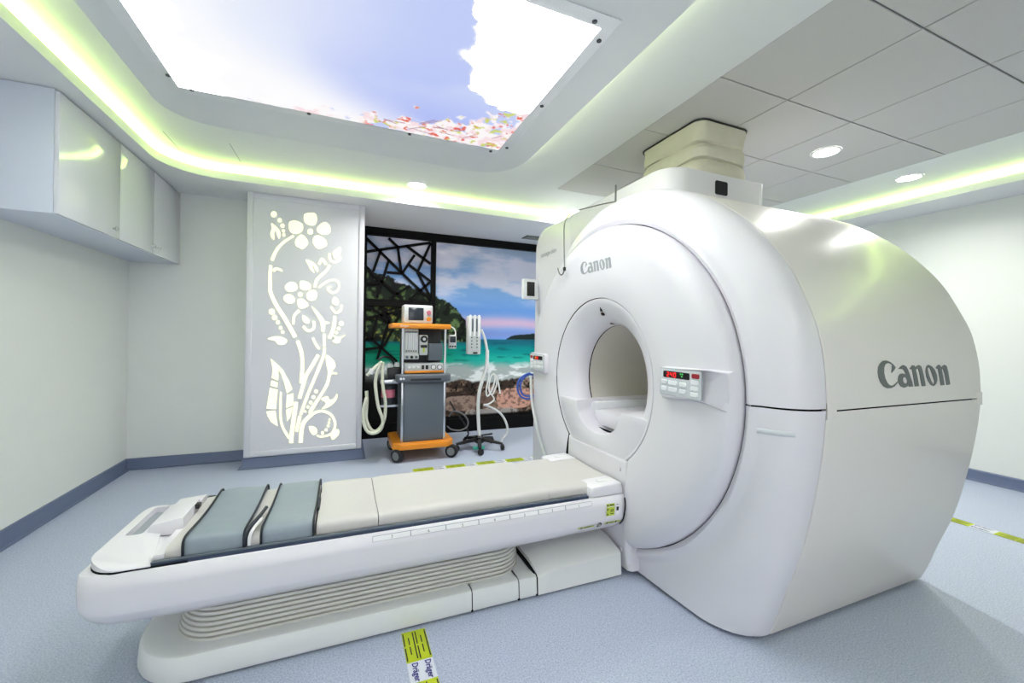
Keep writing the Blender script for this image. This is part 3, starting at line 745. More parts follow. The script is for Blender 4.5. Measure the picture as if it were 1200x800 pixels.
front_disc('front_disc')
# pedestal under the bore
ped = []
for z, hw, x, fl0 in ((0.03, 0.325, 1.392, 0.03), (0.06, 0.322, 1.386, 0.03), (0.16, 0.316, 1.378, 0.03), (0.22, 0.31, 1.374, 0.03), (0.35, 0.31, 1.372, 0.02), (0.60, 0.31, 1.378, 0.02), (0.64, 0.31, 1.380, 0.02)):
    ped.append([(a, b, z) for a, b in rrect(x, 1.50, Y0-hw, Y0+hw, [fl0, 0, 0, fl0], 6)])
def arch_cut(p):
    return p
pedm = loft('pedestal', ped, 'shell_white', g, 40)
# keep the pedestal below the bore ring: lift its top edge to follow the ring
me = pedm.data
for v in me.vertices:
    if v.co.z > 0.5:
        y = v.co.y-Y0; ztop = Z0-math.sqrt(max(0.0, 0.496**2-min(abs(y), 0.49)**2))
        v.co.z = ztop-0.002 if v.co.z > 0.62 else ztop-0.03
disc_solid('screw_cap', (1.370, Y0-0.25, 0.55), 0.012, 0.006, 'X', 'shell_white', g, 14)
disc_solid('screw_cap', (1.370, Y0-0.27, 0.13), 0.012, 0.006, 'X', 'shell_white', g, 14)

# bore: flared ring, tunnel, bed bridge
lathe('bore_ring', [(1.47, 0.488), (1.392, 0.488), (1.386, 0.484), (1.386, 0.478), (1.392, 0.462), (1.408, 0.430), (1.432, 0.392), (1.462, 0.360), (1.50, 0.342), (1.535, 0.336), (1.552, 0.336)], (0, Y0, Z0), 'X', 'shell_white', g, 96)
lathe('bore_tunnel', [(1.556, 0.345), (1.558, 0.340), (1.60, 0.340), (2.75, 0.340), (2.83, 0.40)], (0, Y0, Z0), 'X', 'tunnel_beige', g, 72)
lathe('joint_ring', [(1.549, 0.3345), (1.557, 0.3345)], (0, Y0, Z0), 'X', 'shell_dark_gap', g, 72)
zs = 0.845-Z0
def bridge_poly(R, hw, dep):
    y = math.sqrt(R*R-zs*zs); a0 = math.atan2(zs, -y); out = []
    t0, t1 = math.pi+math.asin(-zs/R), 2*math.pi-math.asin(-zs/R)
    for k in range(33):
        t = t0+(t1-t0)*k/32; out.append((Y0+R*math.cos(t), Z0+R*math.sin(t)))
    out.append((Y0+hw, 0.845))
    for k in range(1, 16):
        t = -math.pi*k/16; out.append((Y0+hw*math.cos(t), 0.838+dep*math.sin(t)))
    out.append((Y0-hw, 0.845)); return out
prism('bore_apron', bridge_poly(0.476, 0.225, 0.155), 'X', 1.388, 1.56, 'shell_white', g, 0.006)
prism('bed_bridge', bridge_poly(0.336, 0.20, 0.10), 'X', 1.562, 2.80, 'shell_white', g, 0.004)
box('bed_rail', (1.50, Y0+0.17, 0.77), (2.80, Y0+0.225, 0.835), 'button_white', g, 0.01)
box('bed_plate', (1.50, Y0-0.185, 0.70), (2.79, Y0+0.185, 0.79), 'shell_white', g, 0.008)
# alignment marks at the top of the bore
def on_ring(x, t, lift=0.002):
    r = float(np.interp(x, [1.386, 1.392, 1.408, 1.432, 1.462, 1.50, 1.535], [0.478, 0.462, 0.430, 0.392, 0.360, 0.342, 0.336]))-lift
    return (x, Y0+r*math.cos(t), Z0+r*math.sin(t))
tq = math.pi/2
M('laser_window', [on_ring(1.402, tq+0.002), on_ring(1.418, tq-0.045), on_ring(1.418, tq+0.03)], [(0, 1, 2)], 'screen_black', g)
M('laser_window', [on_ring(1.428+0.007*math.sin(k*math.pi/6), tq-0.01+0.05*math.cos(k*math.pi/6)) for k in range(12)], [tuple(range(12))], 'screen_black', g)
M('laser_window', [on_ring(1.50+0.012*math.sin(k*math.pi/6), tq-0.02+0.06*math.cos(k*math.pi/6)) for k in range(12)], [tuple(range(12))], 'screen_black', g)

# cover joints: clips, pull recess
for x0, x1 in ((XS+0.004, XS+0.06), (XE-0.055, XE-0.004)):
    box('cover_clip', (x0, gy(1.0)-0.0012, 0.957), (x1, gy(1.0)+0.02, 1.018), 'shell_side', g, 0.002)
def cover_x(y, z):
    r = math.hypot(y-Y0, z-Z0); ww = min(max(rprof(math.atan2(z-Z0, y-Y0))-RI-0.02, 0.09), 0.20); q_ = max(0.0, 1-side_dist(y, z)/ww)
    return 1.448+0.035*min(1, abs(y-Y0)/0.8)**2+0.155*(1-math.sqrt(max(0, 1-q_*q_)))-0.022*math.exp(-((r-RI-0.022)/0.022)**2)
hy = [1.105, 1.09, 1.075, 1.06, 1.045, 1.03, 1.015, 1.003]
V, F = [], []
for y in hy:
    for z, o in ((0.892, 0.0), (0.895, 0.004), (0.909, 0.004), (0.912, 0.0)): V.append((cover_x(y, z)-o, y, z))
for i in range(len(hy)-1):
    for k in range(3): F.append((i*4+k, i*4+k+1, i*4+5+k, i*4+4+k))
F += [(0, 1, 2, 3), (28, 29, 30, 31)]
M('pull_recess', V, F, 'key_plate', g, 60)

# side logo and front logo, outlines drawn after the photo
LZ = lambda x, y: at(1015+x/12.0, 410+y/12.0, 'Y', 0.985)
LOGO = [
 [[(362, 240), (335, 200), (300, 165), (250, 145), (200, 150), (155, 185), (120, 240), (108, 310), (112, 380), (135, 450), (175, 505), (225, 530), (275, 528), (325, 505), (362, 465), (380, 432), (345, 465), (305, 490), (262, 490), (228, 455), (203, 395), (192, 320), (200, 245), (225, 197), (260, 180), (298, 188), (322, 208), (312, 250), (297, 318), (330, 285)]],
 [[(400, 260), (440, 225), (475, 207), (510, 225), (530, 270), (550, 350), (575, 440), (585, 505), (530, 510), (525, 485), (495, 510), (455, 523), (415, 505), (388, 460), (382, 410), (395, 360), (420, 330), (450, 325), (480, 335), (495, 345), (485, 300), (465, 268), (435, 262)], [(470, 372), (500, 390), (512, 430), (505, 460), (480, 468), (455, 450), (445, 415), (452, 385)]],
 [[(555, 262), (600, 212), (630, 215), (635, 240), (665, 222), (690, 207), (720, 225), (735, 290), (750, 400), (760, 498), (712, 503), (700, 420), (690, 320), (678, 262), (650, 262), (640, 270), (655, 380), (668, 500), (612, 505), (603, 400), (590, 270)]],
 [[(825, 205), (870, 225), (905, 275), (928, 345), (930, 410), (912, 465), (875, 500), (840, 485), (805, 435), (782, 365), (778, 290), (795, 230)], [(825, 232), (845, 260), (870, 350), (890, 430), (885, 468), (865, 470), (840, 420), (815, 330), (808, 260)]],
 [[(925, 248), (968, 205), (990, 212), (1000, 245), (1030, 220), (1052, 205), (1078, 222), (1090, 300), (1098, 400), (1105, 475), (1060, 485), (1050, 400), (1040, 320), (1025, 260), (1003, 268), (1015, 380), (1025, 485), (978, 490), (968, 400), (955, 265)]]]
lx0, lz0 = LZ(108, 530).x, LZ(190, 530).z
ltop = LZ(230, 145).z
LOG2 = [[[(LZ(*p).x-lx0, LZ(*p).z-lz0) for p in r] for r in gl] for gl in LOGO]
lw = LZ(1105, 475).x-lx0
for gl in LOG2:
    plate('logo_letter', gl, lambda a, b, d: (lx0+a, gy(lz0+b)-0.0025+0.006*d, lz0+b), 'logo_grey', g, 1)
sc = (2.213-1.895)/lw; zsc = 0.078/(ltop-lz0)
for gl in LOG2:
    plate('logo_letter', gl, lambda a, b, d: (disc_x(0.66)-0.0025+0.006*d, 2.213-a*sc, 1.640+b*zsc), 'logo_silver', g, 1)

# shoulder on the far side, top housing
XW, YF, ZT, YT0, XT1 = 1.74, 3.68, 2.275, 1.87, 2.50
prism('top_housing', rrect(XW, XT1, YT0, 3.0, [0.15, 0.012, 0, 0], 10), 'Z', 1.93, ZT, 'shell_white', g, 0.006)
box('housing_edge', (XT1-0.012, YT0-0.006, 2.09), (XT1+0.012, YT0+0.02, ZT-0.004), 'button_white', g, 0.003)
prism('shoulder_cover', rrect(3.001, YF, 0.02, ZT, [0, 0.03, 0.20, 0], 10), 'X', XW, XT1, 'shell_white', g, 0.02, 3)
prism('shoulder_cover', [(2.7, 0.02), (3.001, 0.02), (3.001, 1.94), (2.7, 1.94)], 'X', XW+0.01, XT1, 'shell_white', g)
wp = [at(u, v, 'Y', YT0) for u, v in ((838, 211), (852, 230))]
prism('sensor_window', rrect(wp[0].x, wp[1].x, wp[1].z, wp[0].z, 0.012, 4), 'Y', YT0-0.004, YT0+0.01, 'screen_black', g)
text_mesh('model_lettering', 'vantage elan', 0.062, lambda a, b: (XW-0.002, 3.555-a*1.02, 2.012+b), 'logo_silver', g)

# control panels on the disc
def control(sgn):
    ycen = 1.345 if sgn < 0 else 2*Y0-1.345
    xf = 1.333
    def yy(v): return v if sgn < 0 else 2*Y0-v
    # housing tapers outwards into the disc
    outl = [(1.478, 1.105), (1.465, 1.122), (1.22, 1.126), (1.165, 1.118), (1.165, 0.952), (1.19, 0.972), (1.235, 0.992), (1.32, 0.997), (1.46, 0.983), (1.478, 1.0)]
    xo = [xf, xf, xf+0.004, 1.395, 1.41, 1.375, xf+0.012, xf, xf, xf]
    n = len(outl); V = [(x+0.002, yy(a), b) for (a, b), x in zip(outl, xo)]+[(1.44, yy(a+0.008*(1 if a > 1.3 else 0)), b+(0.012 if b > 1.05 else -0.018)) for a, b in outl]
    F = [tuple(range(n))]+[(i, (i+1) % n, n+(i+1) % n, n+i) for i in range(n)]
    bm = bmesh.new(); vs = [bm.verts.new(v) for v in V]
    for f in F: bm.faces.new([vs[i] for i in f])
    bmesh.ops.recalc_face_normals(bm, faces=bm.faces)
    bmesh.ops.bevel(bm, geom=[e for e in bm.edges if all(v.co.x < 1.43 for v in e.verts)], offset=0.007, segments=3, profile=0.5, affect='EDGES')
    h = bm_obj('control_panel', bm, 'shell_white', g, 50)
    P = lambda ya, yb, za, zb, m, nm, t=0.004, bv=0.002: prism(nm, rrect(min(yy(ya), yy(yb)), max(yy(ya), yy(yb)), za, zb, 0.006, 3), 'X', xf-t, xf+0.004, m, h, bv, 1)
    mir = lambda a: a
    P(1.470, 1.235, 1.001, 1.120, 'key_edge', 'plate_rim', 0.001, 0)
    P(1.468, 1.237, 1.003, 1.118, 'key_plate', 'key_plate', 0.002, 0)  # greyer plate colour stands in for the shadows outlining the keys
    P(mir(1.450), mir(1.297), 1.078, 1.108, 'screen_black', 'readout', 0.0035)
    segs = {'2': 'abged', '4': 'fgbc', '0': 'abcdef'}
    for k, ch in enumerate('240'):
        y0 = (1.425 if sgn < 0 else yy(1.297)-0.03)-0.020*k
        a, b = y0, 1.083; W, Hh, th = 0.013, 0.020, 0.003
        S_ = {'a': (0, W, Hh-th, Hh), 'd': (0, W, 0, th), 'g': (0, W, Hh/2-th/2, Hh/2+th/2), 'f': (0, th, Hh/2, Hh), 'e': (0, th, 0, Hh/2), 'b': (W-th, W, Hh/2, Hh), 'c': (W-th, W, 0, Hh/2)}
        V, F = [], []
        for s_ in segs[ch]:
            u0, u1, v0, v1 = S_[s_]; q = len(V)
            for (uu, vv) in ((u0, v0), (u1, v0), (u1, v1), (u0, v1)):
                V.append((xf-0.0042, a-uu, b+vv))
            F.append((q, q+1, q+2, q+3))
        M('digit', V, F, 'red_digit', h)
    for ya, za in ((1.345, 1.100), (1.335, 1.100), (1.338, 1.090)):
        disc_solid('indicator', (xf-0.0055, yy(mir(ya)), za), 0.0028, 0.003, 'X', 'green_led', h, 8)
    P(mir(1.285), mir(1.247), 1.088, 1.108, 'red_button', 'red_key', 0.007)
    for ya, yb, za in ((1.458, 1.425, 1.050), (1.416, 1.365, 1.048), (1.352, 1.315, 1.046), (1.460, 1.427, 1.020), (1.417, 1.366, 1.019), (1.353, 1.316, 1.017), (1.290, 1.250, 1.062), (1.291, 1.251, 1.037), (1.292, 1.252, 1.012)):
        P(mir(ya), mir(yb), za, za+0.019, 'button_white', 'key', 0.007)
control(-1); control(1)

# small display on the shoulder edge
dp = at(622, 339, 'Y', 3.62)
d_ = box('side_display', (dp.x-0.088, 3.595, dp.z-0.098), (dp.x+0.088, 3.645, dp.z+0.098), 'button_white', g, 0.008)
box('display_screen', (dp.x-0.052, 3.592, dp.z-0.068), (dp.x+0.03, 3.597, dp.z+0.07), 'screen_black', d_, 0.003)
box('display_arm', (dp.x-0.01, 3.64, dp.z-0.03), (XW+0.03, 3.70, dp.z+0.03), 'black_plastic', d_, 0.006)
tube('edge_cable', [at(622, 440, 'X', 1.45), at(623.5, 470, 'X', 1.45), at(629, 500, 'X', 1.45), at(637, 528, 'X', 1.45), at(645, 548, 'X', 1.45), at(655, 566, 'X', 1.46)], 0.011, 'hose_white', g)

# wire hook arm hanging in front of the scanner
mp = at(722, 226, 'X', XW)
hk = tube('hook_arm', [at(722, 236, 'X', XW-0.01), at(706, 239, 'X', 1.66), at(690, 243, 'X', 1.58), at(676, 247, 'X', 1.50), at(666, 253, 'X', 1.44), at(661.5, 263, 'X', 1.40), at(661, 280, 'X', 1.36), at(661.3, 300, 'X', 1.335), at(661.5, 314, 'X', 1.33), at(660, 320, 'X', 1.33), at(657.5, 322, 'X', 1.33), at(655, 319, 'X', 1.33), at(653.8, 314, 'X', 1.33)], 0.0042, 'hook_steel', g)
box('mount', (XW-0.008, mp.y-0.006, mp.z-0.075), (XW+0.001, mp.y+0.006, mp.z+0.055), 'hook_steel', hk, 0.002)
box('grip', (1.322, at(661.5, 314, 'X', 1.33).y-0.008, at(661.5, 316, 'X', 1.33).z-0.006), (1.338, at(661.5, 314, 'X', 1.33).y+0.008, at(661.5, 316, 'X', 1.33).z+0.018), 'black_plastic', hk, 0.003)

# fabric duct between housing and ceiling
BX0, BX1, BY0, BY1 = 2.06, 2.485, 1.955, 2.50
rings = []
rnd = random.Random(3)
hs = [(ZT+0.001, 0.004), (ZT+0.035, 0.008), (ZT+0.085, 0.014), (ZT+0.120, 0.002), (ZT+0.128, -0.012), (ZT+0.136, 0.002), (ZT+0.19, 0.013), (ZT+0.232, 0.004), (ZT+0.240, -0.010), (ZT+0.248, 0.004), (ZT+0.30, 0.012), (ZC-0.03, 0.010), (ZC, 0.012)]
for i, (z, o) in enumerate(hs):
    base = []
    rr = rrect(BX0-o, BX1+o, BY0-o, BY1+o, 0.07, 6); out = []
    for k in range(len(rr)):
        a, b = rr[k], rr[(k+1) % len(rr)]; L_ = math.hypot(b[0]-a[0], b[1]-a[1]); m_ = 8 if L_ > 0.1 else 1
        for j in range(m_):
            t = j/m_; x, y = a[0]+(b[0]-a[0])*t, a[1]+(b[1]-a[1])*t
            jt = 0.007*math.sin(7*(x+2*y)+i*1.7)+rnd.uniform(-0.003, 0.003) if i < len(hs)-1 else 0
            dx_, dy_ = x-(BX0+BX1)/2, y-(BY0+BY1)/2; l_ = math.hypot(dx_, dy_); out.append((x+dx_/l_*jt, y+dy_/l_*jt, z+(0.008*math.sin(5*x+9*y+i) if 0 < i < len(hs)-1 else 0)))
    rings.append(out)
du = empty('fabric_duct', ((BX0+BX1)/2, (BY0+BY1)/2, ZT), 'pleated cream fabric duct between scanner top and ceiling', 'duct')
loft('fabric_sleeve', rings, 'fabric_cream', du, 38)
tube('rim', [(a, b, ZC-0.006) for a, b in rrect(BX0-0.014, BX1+0.014, BY0-0.014, BY1+0.014, 0.07, 6)]+[(BX0-0.014, BY0+0.056, ZC-0.006)], 0.006, 'black_plastic', du, 6, 0)

# ------------------------------------------------------------------ patient table
TY = 2.015
t = empty('patient_table', (0.3, TY, 0), 'lowered white patient table with grey cushions docked at the scanner', 'patient table')
# floor base in sections
def base_ring(x0, x1, hw, z, r0): return [(a, b, z) for a, b in rrect(x0, x1, TY-hw, TY+hw, [r0, 0, 0, r0], 10)]
def base_part(name, x0, x1, h, r0, m='base_grey', inset=0.05, slope=-0.006):
    R = []
    for z, o in ((0.008, 0.004), (0.02, 0.0), (h-0.012, 0.006), (h-0.004, 0.010), (h, 0.018), (h+slope, inset+0.03)):
        k = 1 if r0 > 0 else 0
        R.append(base_ring(x0+o*k, x1, 0.247-o, z, max(r0-o, 0.0001) if r0 else 0))
    return loft(name, R, m, t, 35)
base_part('base_cover', -0.710, 0.5475, 0.098, 0.215)
base_part('base_cover', 0.5525, 0.777, 0.098, 0)
base_part('base_cover', 0.782, 0.872, 0.098, 0)
R = []
for x, h, sl in ((0.880, 0.098, 0.03), (0.915, 0.099, 0.03), (0.955, 0.118, 0.03), (1.364, 0.128, 0.03)):
    R.append([(x, TY-0.247, 0.008), (x, TY-0.240, h-0.012), (x, TY-0.230, h), (x, TY-0.14, h+sl), (x, TY+0.14, h+sl), (x, TY+0.23, h), (x, TY+0.24, h-0.012), (x, TY+0.247, 0.008)])
loft('dock_cover', R, 'base_grey', t, 35)
for x0, x1, h in ((0.868, 0.8835, 0.097), (0.545, 0.555, 0.096), (0.774, 0.785, 0.096)):
    loft('base_joint', [[(x, TY-0.246, 0.006), (x, TY-0.239, h-0.012), (x, TY-0.229, h-0.001), (x, TY-0.145, h+0.010 if x0 > 0.8 else h-0.008), (x, TY+0.145, h+0.010 if x0 > 0.8 else h-0.008), (x, TY+0.229, h-0.001), (x, TY+0.239, h-0.012), (x, TY+0.246, 0.006)] for x in (x0, x1)], 'shell_dark_gap', t, 35)
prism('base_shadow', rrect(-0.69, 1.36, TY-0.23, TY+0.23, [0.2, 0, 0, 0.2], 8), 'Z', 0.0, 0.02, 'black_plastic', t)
# lift bellows: stacked ribs
R = []
def bring(o, z): return [(a, b, z) for a, b in rrect(-0.60+o, 0.86-o*0.3, TY-0.188+o, TY+0.188-o, 0.168-o*0.6, 12)]
nb = 8
z0, z1 = 0.088, 0.222
R.append(bring(0.012, 0.075))
for k in range(nb):
    za = z0+(z1-z0)*k/nb; zb = z0+(z1-z0)*(k+1)/nb; o = 0.004+0.0035*k
    R += [bring(o+0.016, za+0.001), bring(o, za+0.003), bring(o+0.002, zb-0.004), bring(o+0.016, zb-0.002)]
loft('lift_bellows', R, 'bellows_grey', t, 30)
loft('bellows_rim', [bring(0.036, 0.219), bring(0.028, 0.224), bring(0.030, 0.240), bring(0.050, 0.252), bring(0.08, 0.28)], 'base_grey', t, 35)
# table body: lofted cross-sections along X
def sect(x, hw, zt_, zb):
    h = zt_-zb
    q = [(0.30, 0), (0.80, 0.0), (0.83, 0.01), (0.90, 0.13), (0.965, 0.26), (0.98, 0.31), (0.99, 0.45), (1.0, 0.72), (0.998, 0.78), (0.99, 0.83), (0.958, 0.985), (0.945, 1.0), (0.5, 1.0)]
    return [(x, TY-hw*a, zb+h*b) for a, b in q]+[(x, TY+hw*a, zb+h*b) for a, b in q[::-1]]
R = []
for x, hw, zt_, zb in ((-0.812, 0.208, 0.430, 0.315), (-0.808, 0.230, 0.436, 0.292), (-0.796, 0.246, 0.438, 0.272), (-0.768, 0.257, 0.438, 0.258), (-0.73, 0.265, 0.438, 0.250), (-0.68, 0.269, 0.438, 0.247), (-0.5, 0.272, 0.438, 0.245), (0.6, 0.272, 0.438, 0.248),
                        (0.9, 0.272, 0.438, 0.252), (1.335, 0.272, 0.438, 0.258), (1.358, 0.270, 0.438, 0.268), (1.368, 0.262, 0.436, 0.285)):
    R.append(sect(x, hw, zt_, zb))
loft('table_body', R, 'table_white', t, 45)
# gap line under the foot tray, foot tray with a grip cut-out
def foot(o, z): return [(a, b, z) for a, b in rrect(-0.800+o, -0.50, TY-0.258+o, TY+0.258-o, [0.10, 0, 0, 0.10], 10)]
loft('tray_gap', [foot(0.003, 0.430), foot(0.003, 0.4445)], 'shell_dark_gap', t, 35)
ft = []
outer_ = rrect(-0.799, -0.604, TY-0.256, TY+0.256, [0.11, 0, 0, 0.11], 10)
hole = rrect(-0.760, -0.705, TY-0.06, TY+0.185, 0.012, 3)[::-1]
def tray_fn(a, b, d): return (a, b, 0.444 if d else 0.474-0.012*max(0, (-0.74-a)/0.08)**2-0.03*max(0, (abs(b-TY)-0.19)/0.07)**2)
plate('foot_tray', [outer_, hole], tray_fn, 'table_white', t, 1)
prism('tray_grip', rrect(-0.772, -0.695, TY-0.07, TY+0.195, 0.01, 3), 'Z', 0.442, 0.450, 'key_edge', t)
prism('tray_step', [(-0.700, 0.450), (-0.690, 0.492), (-0.680, 0.500), (-0.600, 0.512), (-0.582, 0.512), (-0.577, 0.450)], 'Y', TY-0.05, TY+0.13, 'table_white', t, 0.004)
prism('tray_step', [(-0.690, 0.450), (-0.682, 0.486), (-0.582, 0.494), (-0.577, 0.450)], 'Y', TY+0.132, TY+0.225, 'table_white', t, 0.004)
box('tray_latch', (-0.585, TY+0.07, 0.49), (-0.566, TY+0.10, 0.51), 'black_plastic', t, 0.003)
box('tray_latch', (-0.585, TY+0.225, 0.455), (-0.555, TY+0.255, 0.475), 'black_plastic', t, 0.003)
box('tray_bridge', (-0.606, TY-0.232, 0.438), (-0.574, TY+0.232, 0.470), 'table_white', t, 0.004)
# rails along both edges
for s_ in (-1, 1):
    box('side_rail', (-0.606, TY+s_*0.240-0.012, 0.436), (1.153, TY+s_*0.240+0.012, 0.450), 'rail_navy', t, 0.002, 1)
    box('rail_lip', (-0.606, TY+s_*0.242-0.008, 0.450), (1.148, TY+s_*0.242+0.004, 0.455), 'cart_grey', t, 0.001, 1)
# couch pads, cross-section dished and rounded at the edge
def pad(name, x0, x1, m, hw=0.228, z0=0.450, edge=0.047, dish=0.012, lean=0.0, bulge=0.0, prof=None, n=6):
    ys = [-1, -1, -0.985, -0.95, -0.90, -0.80, -0.6, -0.3, 0, 0.3, 0.6, 0.8, 0.9, 0.95, 0.985, 1, 1]
    zz = [0, 0.55, 0.78, 0.93, 0.99, 1.0, 0.94, 0.86, 0.83, 0.86, 0.94, 1.0, 0.99, 0.93, 0.78, 0.55, 0]
    R = []
    for k in range(n+1):
        q = k/n; x = x0+(x1-x0)*q; e = min(1, (q+0.0001)/0.06, (1-q+0.0001)/0.06) if n > 3 else 1
        hgt = edge*(prof(q) if prof else 1.0)
        ins = 0.004*(1-min(1, e))
        R.append([(x+lean*(1 if a > 0 else 0)*0, TY+a*(hw-ins), z0+max(0, (hgt-ins)*b)) for a, b in zip(ys, zz)])
    return loft(name, R, m, t, 40)
pad('pad', -0.0925, 0.1405, 'pad_white'); pad('pad', 0.1435, 0.943, 'pad_white', n=16); pad('pad', 0.948, 1.36, 'pad_white', edge=0.042, hw=0.222, n=8)
# leg-rest frame and the two grey cushions
pad('cushion_frame', -0.575, -0.100, 'pad_white', hw=0.232, edge=0.036, n=10, prof=lambda q: 1.0)
fr_prof = lambda q: 1.35-0.25*q
pad('cushion', -0.520, -0.337, 'cushion_grey', hw=0.236, edge=0.056, n=10, prof=lambda q: 1.12-0.15*abs(q-0.35))
pad('cushion', -0.280, -0.104, 'cushion_grey', hw=0.236, edge=0.054, n=10, prof=lambda q: 1.05)
def piping(x, e, hw=0.237, side=True):
    ys = [-1, -1, -0.985, -0.95, -0.90, -0.80, -0.6, -0.3, 0, 0.3, 0.6, 0.8, 0.9, 0.95, 0.985, 1, 1]
    zz = [0, 0.55, 0.78, 0.93, 0.99, 1.0, 0.94, 0.86, 0.83, 0.86, 0.94, 1.0, 0.99, 0.93, 0.78, 0.55, 0]
    tube('piping', [(x, TY+a*hw, 0.453+e*b) for a, b in zip(ys, zz)], 0.0045, 'piping_dark', t, 6, 0)
piping(-0.521, 0.059); piping(-0.336, 0.057); piping(-0.281, 0.056); piping(-0.103, 0.056)
for xa, xb, e in ((-0.521, -0.336, 0.036), (-0.281, -0.103, 0.033)):
    tube('piping', [(xa, TY+0.236, 0.453+e), (xb, TY+0.236, 0.453+e)], 0.004, 'piping_dark', t, 6, 0)
tube('strap', [(-0.332, TY-0.238, 0.458), (-0.330, TY-0.237, 0.492), (-0.322, TY-0.21, 0.510), (-0.305, TY-0.12, 0.512), (-0.300, TY-0.03, 0.503)], 0.008, 'piping_dark', t, 6)
tube('strap', [(-0.318, TY-0.239, 0.458), (-0.317, TY-0.238, 0.488), (-0.310, TY-0.21, 0.505), (-0.297, TY-0.14, 0.507)], 0.006, 'sticker_white', t, 6)
box('strap_buckle', (-0.100, TY-0.09, 0.485), (-0.090, TY+0.02, 0.500), 'piping_dark', t, 0.003)
# end blocks beside the bore
def endblock(y0, y1, x0, x1):
    return prism('end_block', [(x0, 0.440), (x0+0.006, 0.485), (x0+0.02, 0.494), (x1-0.03, 0.500), (x1-0.008, 0.494), (x1, 0.47), (x1, 0.440)], 'Y', y0, y1, 'table_white', t, 0.008, 3)
for y0, y1 in ((TY-0.258, TY-0.15), (TY+0.15, TY+0.258)):
    b_ = endblock(y0, y1, 1.160, 1.356)
    box('block_slot', (1.235, (y0+y1)/2-0.012, 0.4965), (1.325, (y0+y1)/2+0.012, 0.4995), 'base_grey', b_)
tube('end_seam', [(1.352, TY-0.275, 0.425), (1.355, TY-0.277, 0.38), (1.352, TY-0.268, 0.315), (1.345, TY-0.25, 0.280)], 0.003, 'shell_dark_gap', t, 6)
# scale labels along the near side, warning stickers
def side_y(z):  # near side of the table body
    h = 0.438-0.252; return float(np.interp((z-0.252)/h, [0.01, 0.13, 0.26, 0.31, 0.45, 0.72, 0.78, 0.83, 0.985, 1.0], [TY-0.272*k for k in (0.83, 0.90, 0.965, 0.98, 0.99, 1.0, 0.998, 0.99, 0.958, 0.945)]))
def decal(name, x0, x1, za, zb, m, lift=0.0018):
    zs_ = [za+(zb-za)*k/4 for k in range(5)]; V, F = [], []
    for z in zs_: V += [(x0, side_y(z)-lift, z), (x1, side_y(z)-lift, z)]
    for k in range(4): F.append((2*k, 2*k+1, 2*k+3, 2*k+2))
    return M(name, V, F, m, t)
marks = [0.116, 0.268, 0.418, 0.566, 0.716, 0.862, 1.008, 1.158]
for k in range(7):
    decal('scale_edge', marks[k], marks[k+1], 0.4085, 0.4295, 'logo_silver', 0.0015)
    lb = decal('scale_label', marks[k]+0.002, marks[k+1]-0.002, 0.410, 0.428, 'sticker_white', 0.0025)
    xm = (marks[k]+marks[k+1])/2
    text_mesh('scale_number', str(7-k), 0.016, lambda a, b: (xm-0.004+a, side_y(0.413+b)-0.004, 0.413+b), 'sticker_black', t)
for x0, x1, za, zb, m in ((1.243, 1.292, 0.392, 0.405, 'sticker_yellow'), (1.243, 1.292, 0.344, 0.388, 'sticker_yellow'), (1.298, 1.320, 0.345, 0.405, 'sticker_white'), (1.080, 1.175, 0.300, 0.308, 'sticker_yellow'), (1.235, 1.330, 0.302, 0.311, 'sticker_yellow')):
    decal('warning_label', x0, x1, za, zb, m, 0.003)
for x0, x1, za, zb in ((1.246, 1.253, 0.394, 0.403), (1.246, 1.253, 0.373, 0.382), (1.246, 1.253, 0.349, 0.358), (1.260, 1.287, 0.3965, 0.401), (1.266, 1.286, 0.372, 0.376), (1.266, 1.286, 0.364, 0.368), (1.266, 1.286, 0.352, 0.356), (1.302, 1.316, 0.366, 0.386), (1.302, 1.314, 0.396, 0.399),
                       (1.095, 1.104, 0.300, 0.308), (1.115, 1.155, 0.303, 0.306), (1.246, 1.254, 0.302, 0.311), (1.262, 1.290, 0.305, 0.308), (1.300, 1.309, 0.302, 0.311)):
    decal('label_mark', x0, x1, za, zb, 'sticker_black', 0.004)
rg = [(1.205+0.014*math.cos(k*math.pi/8), 0.304+0.014*math.sin(k*math.pi/8)) for k in range(16)]; ri = [(1.205+0.010*math.cos(k*math.pi/8), 0.304+0.010*math.sin(k*math.pi/8)) for k in range(16)][::-1]
plate('prohibition_mark', [rg, ri], lambda a, b, d: (a, side_y(b)-0.004, b), 'sticker_black', t)
plate('prohibition_mark', [[(1.196, 0.297), (1.199, 0.294), (1.214, 0.311), (1.211, 0.314)]], lambda a, b, d: (a, side_y(b)-0.004, b), 'sticker_black', t)

t.scale = (1, 1.13, 1); t.location.y = 1.768+0.247*1.13   # full couch width, near edge kept in place

# ------------------------------------------------------------------ anaesthesia machine
def caster(parent, x, y, r=0.06, wd=0.045, ang=0.0, hub='wheel_grey'):
    wv = lathe('caster', [(-wd/2, 0.0001), (-wd/2, r*0.75), (-wd/2+0.008, r), (wd/2-0.008, r), (wd/2, r*0.75), (wd/2, 0.0001)], (0, 0, 0), 'X', 'rubber', None, 24)
    wv.rotation_euler.z = ang; wv.location = (x, y, r); wv.parent = parent; wv.matrix_parent_inverse = Matrix.Translation(parent_loc(parent)).inverted()
    for s_ in (-1, 1):
        h_ = lathe('hub', [(s_*(wd/2+0.003), 0.0001), (s_*(wd/2+0.003), r*0.62), (s_*(wd/2-0.004), r*0.66)], (0, 0, 0), 'X', hub, None, 18); h_.parent = wv
    return wv
def caster_y(parent, x, y, r, ang):
    """caster whose axle points along ang in the floor plane"""
    o = disc_solid('caster', (0, 0, 0), r, 0.03, 'X', 'rubber', None, 20)
    o.rotation_euler.z = ang; o.location = (x, y, r); o.parent = parent; o.matrix_parent_inverse = Matrix.Translation(parent_loc(parent)).inverted(); return o
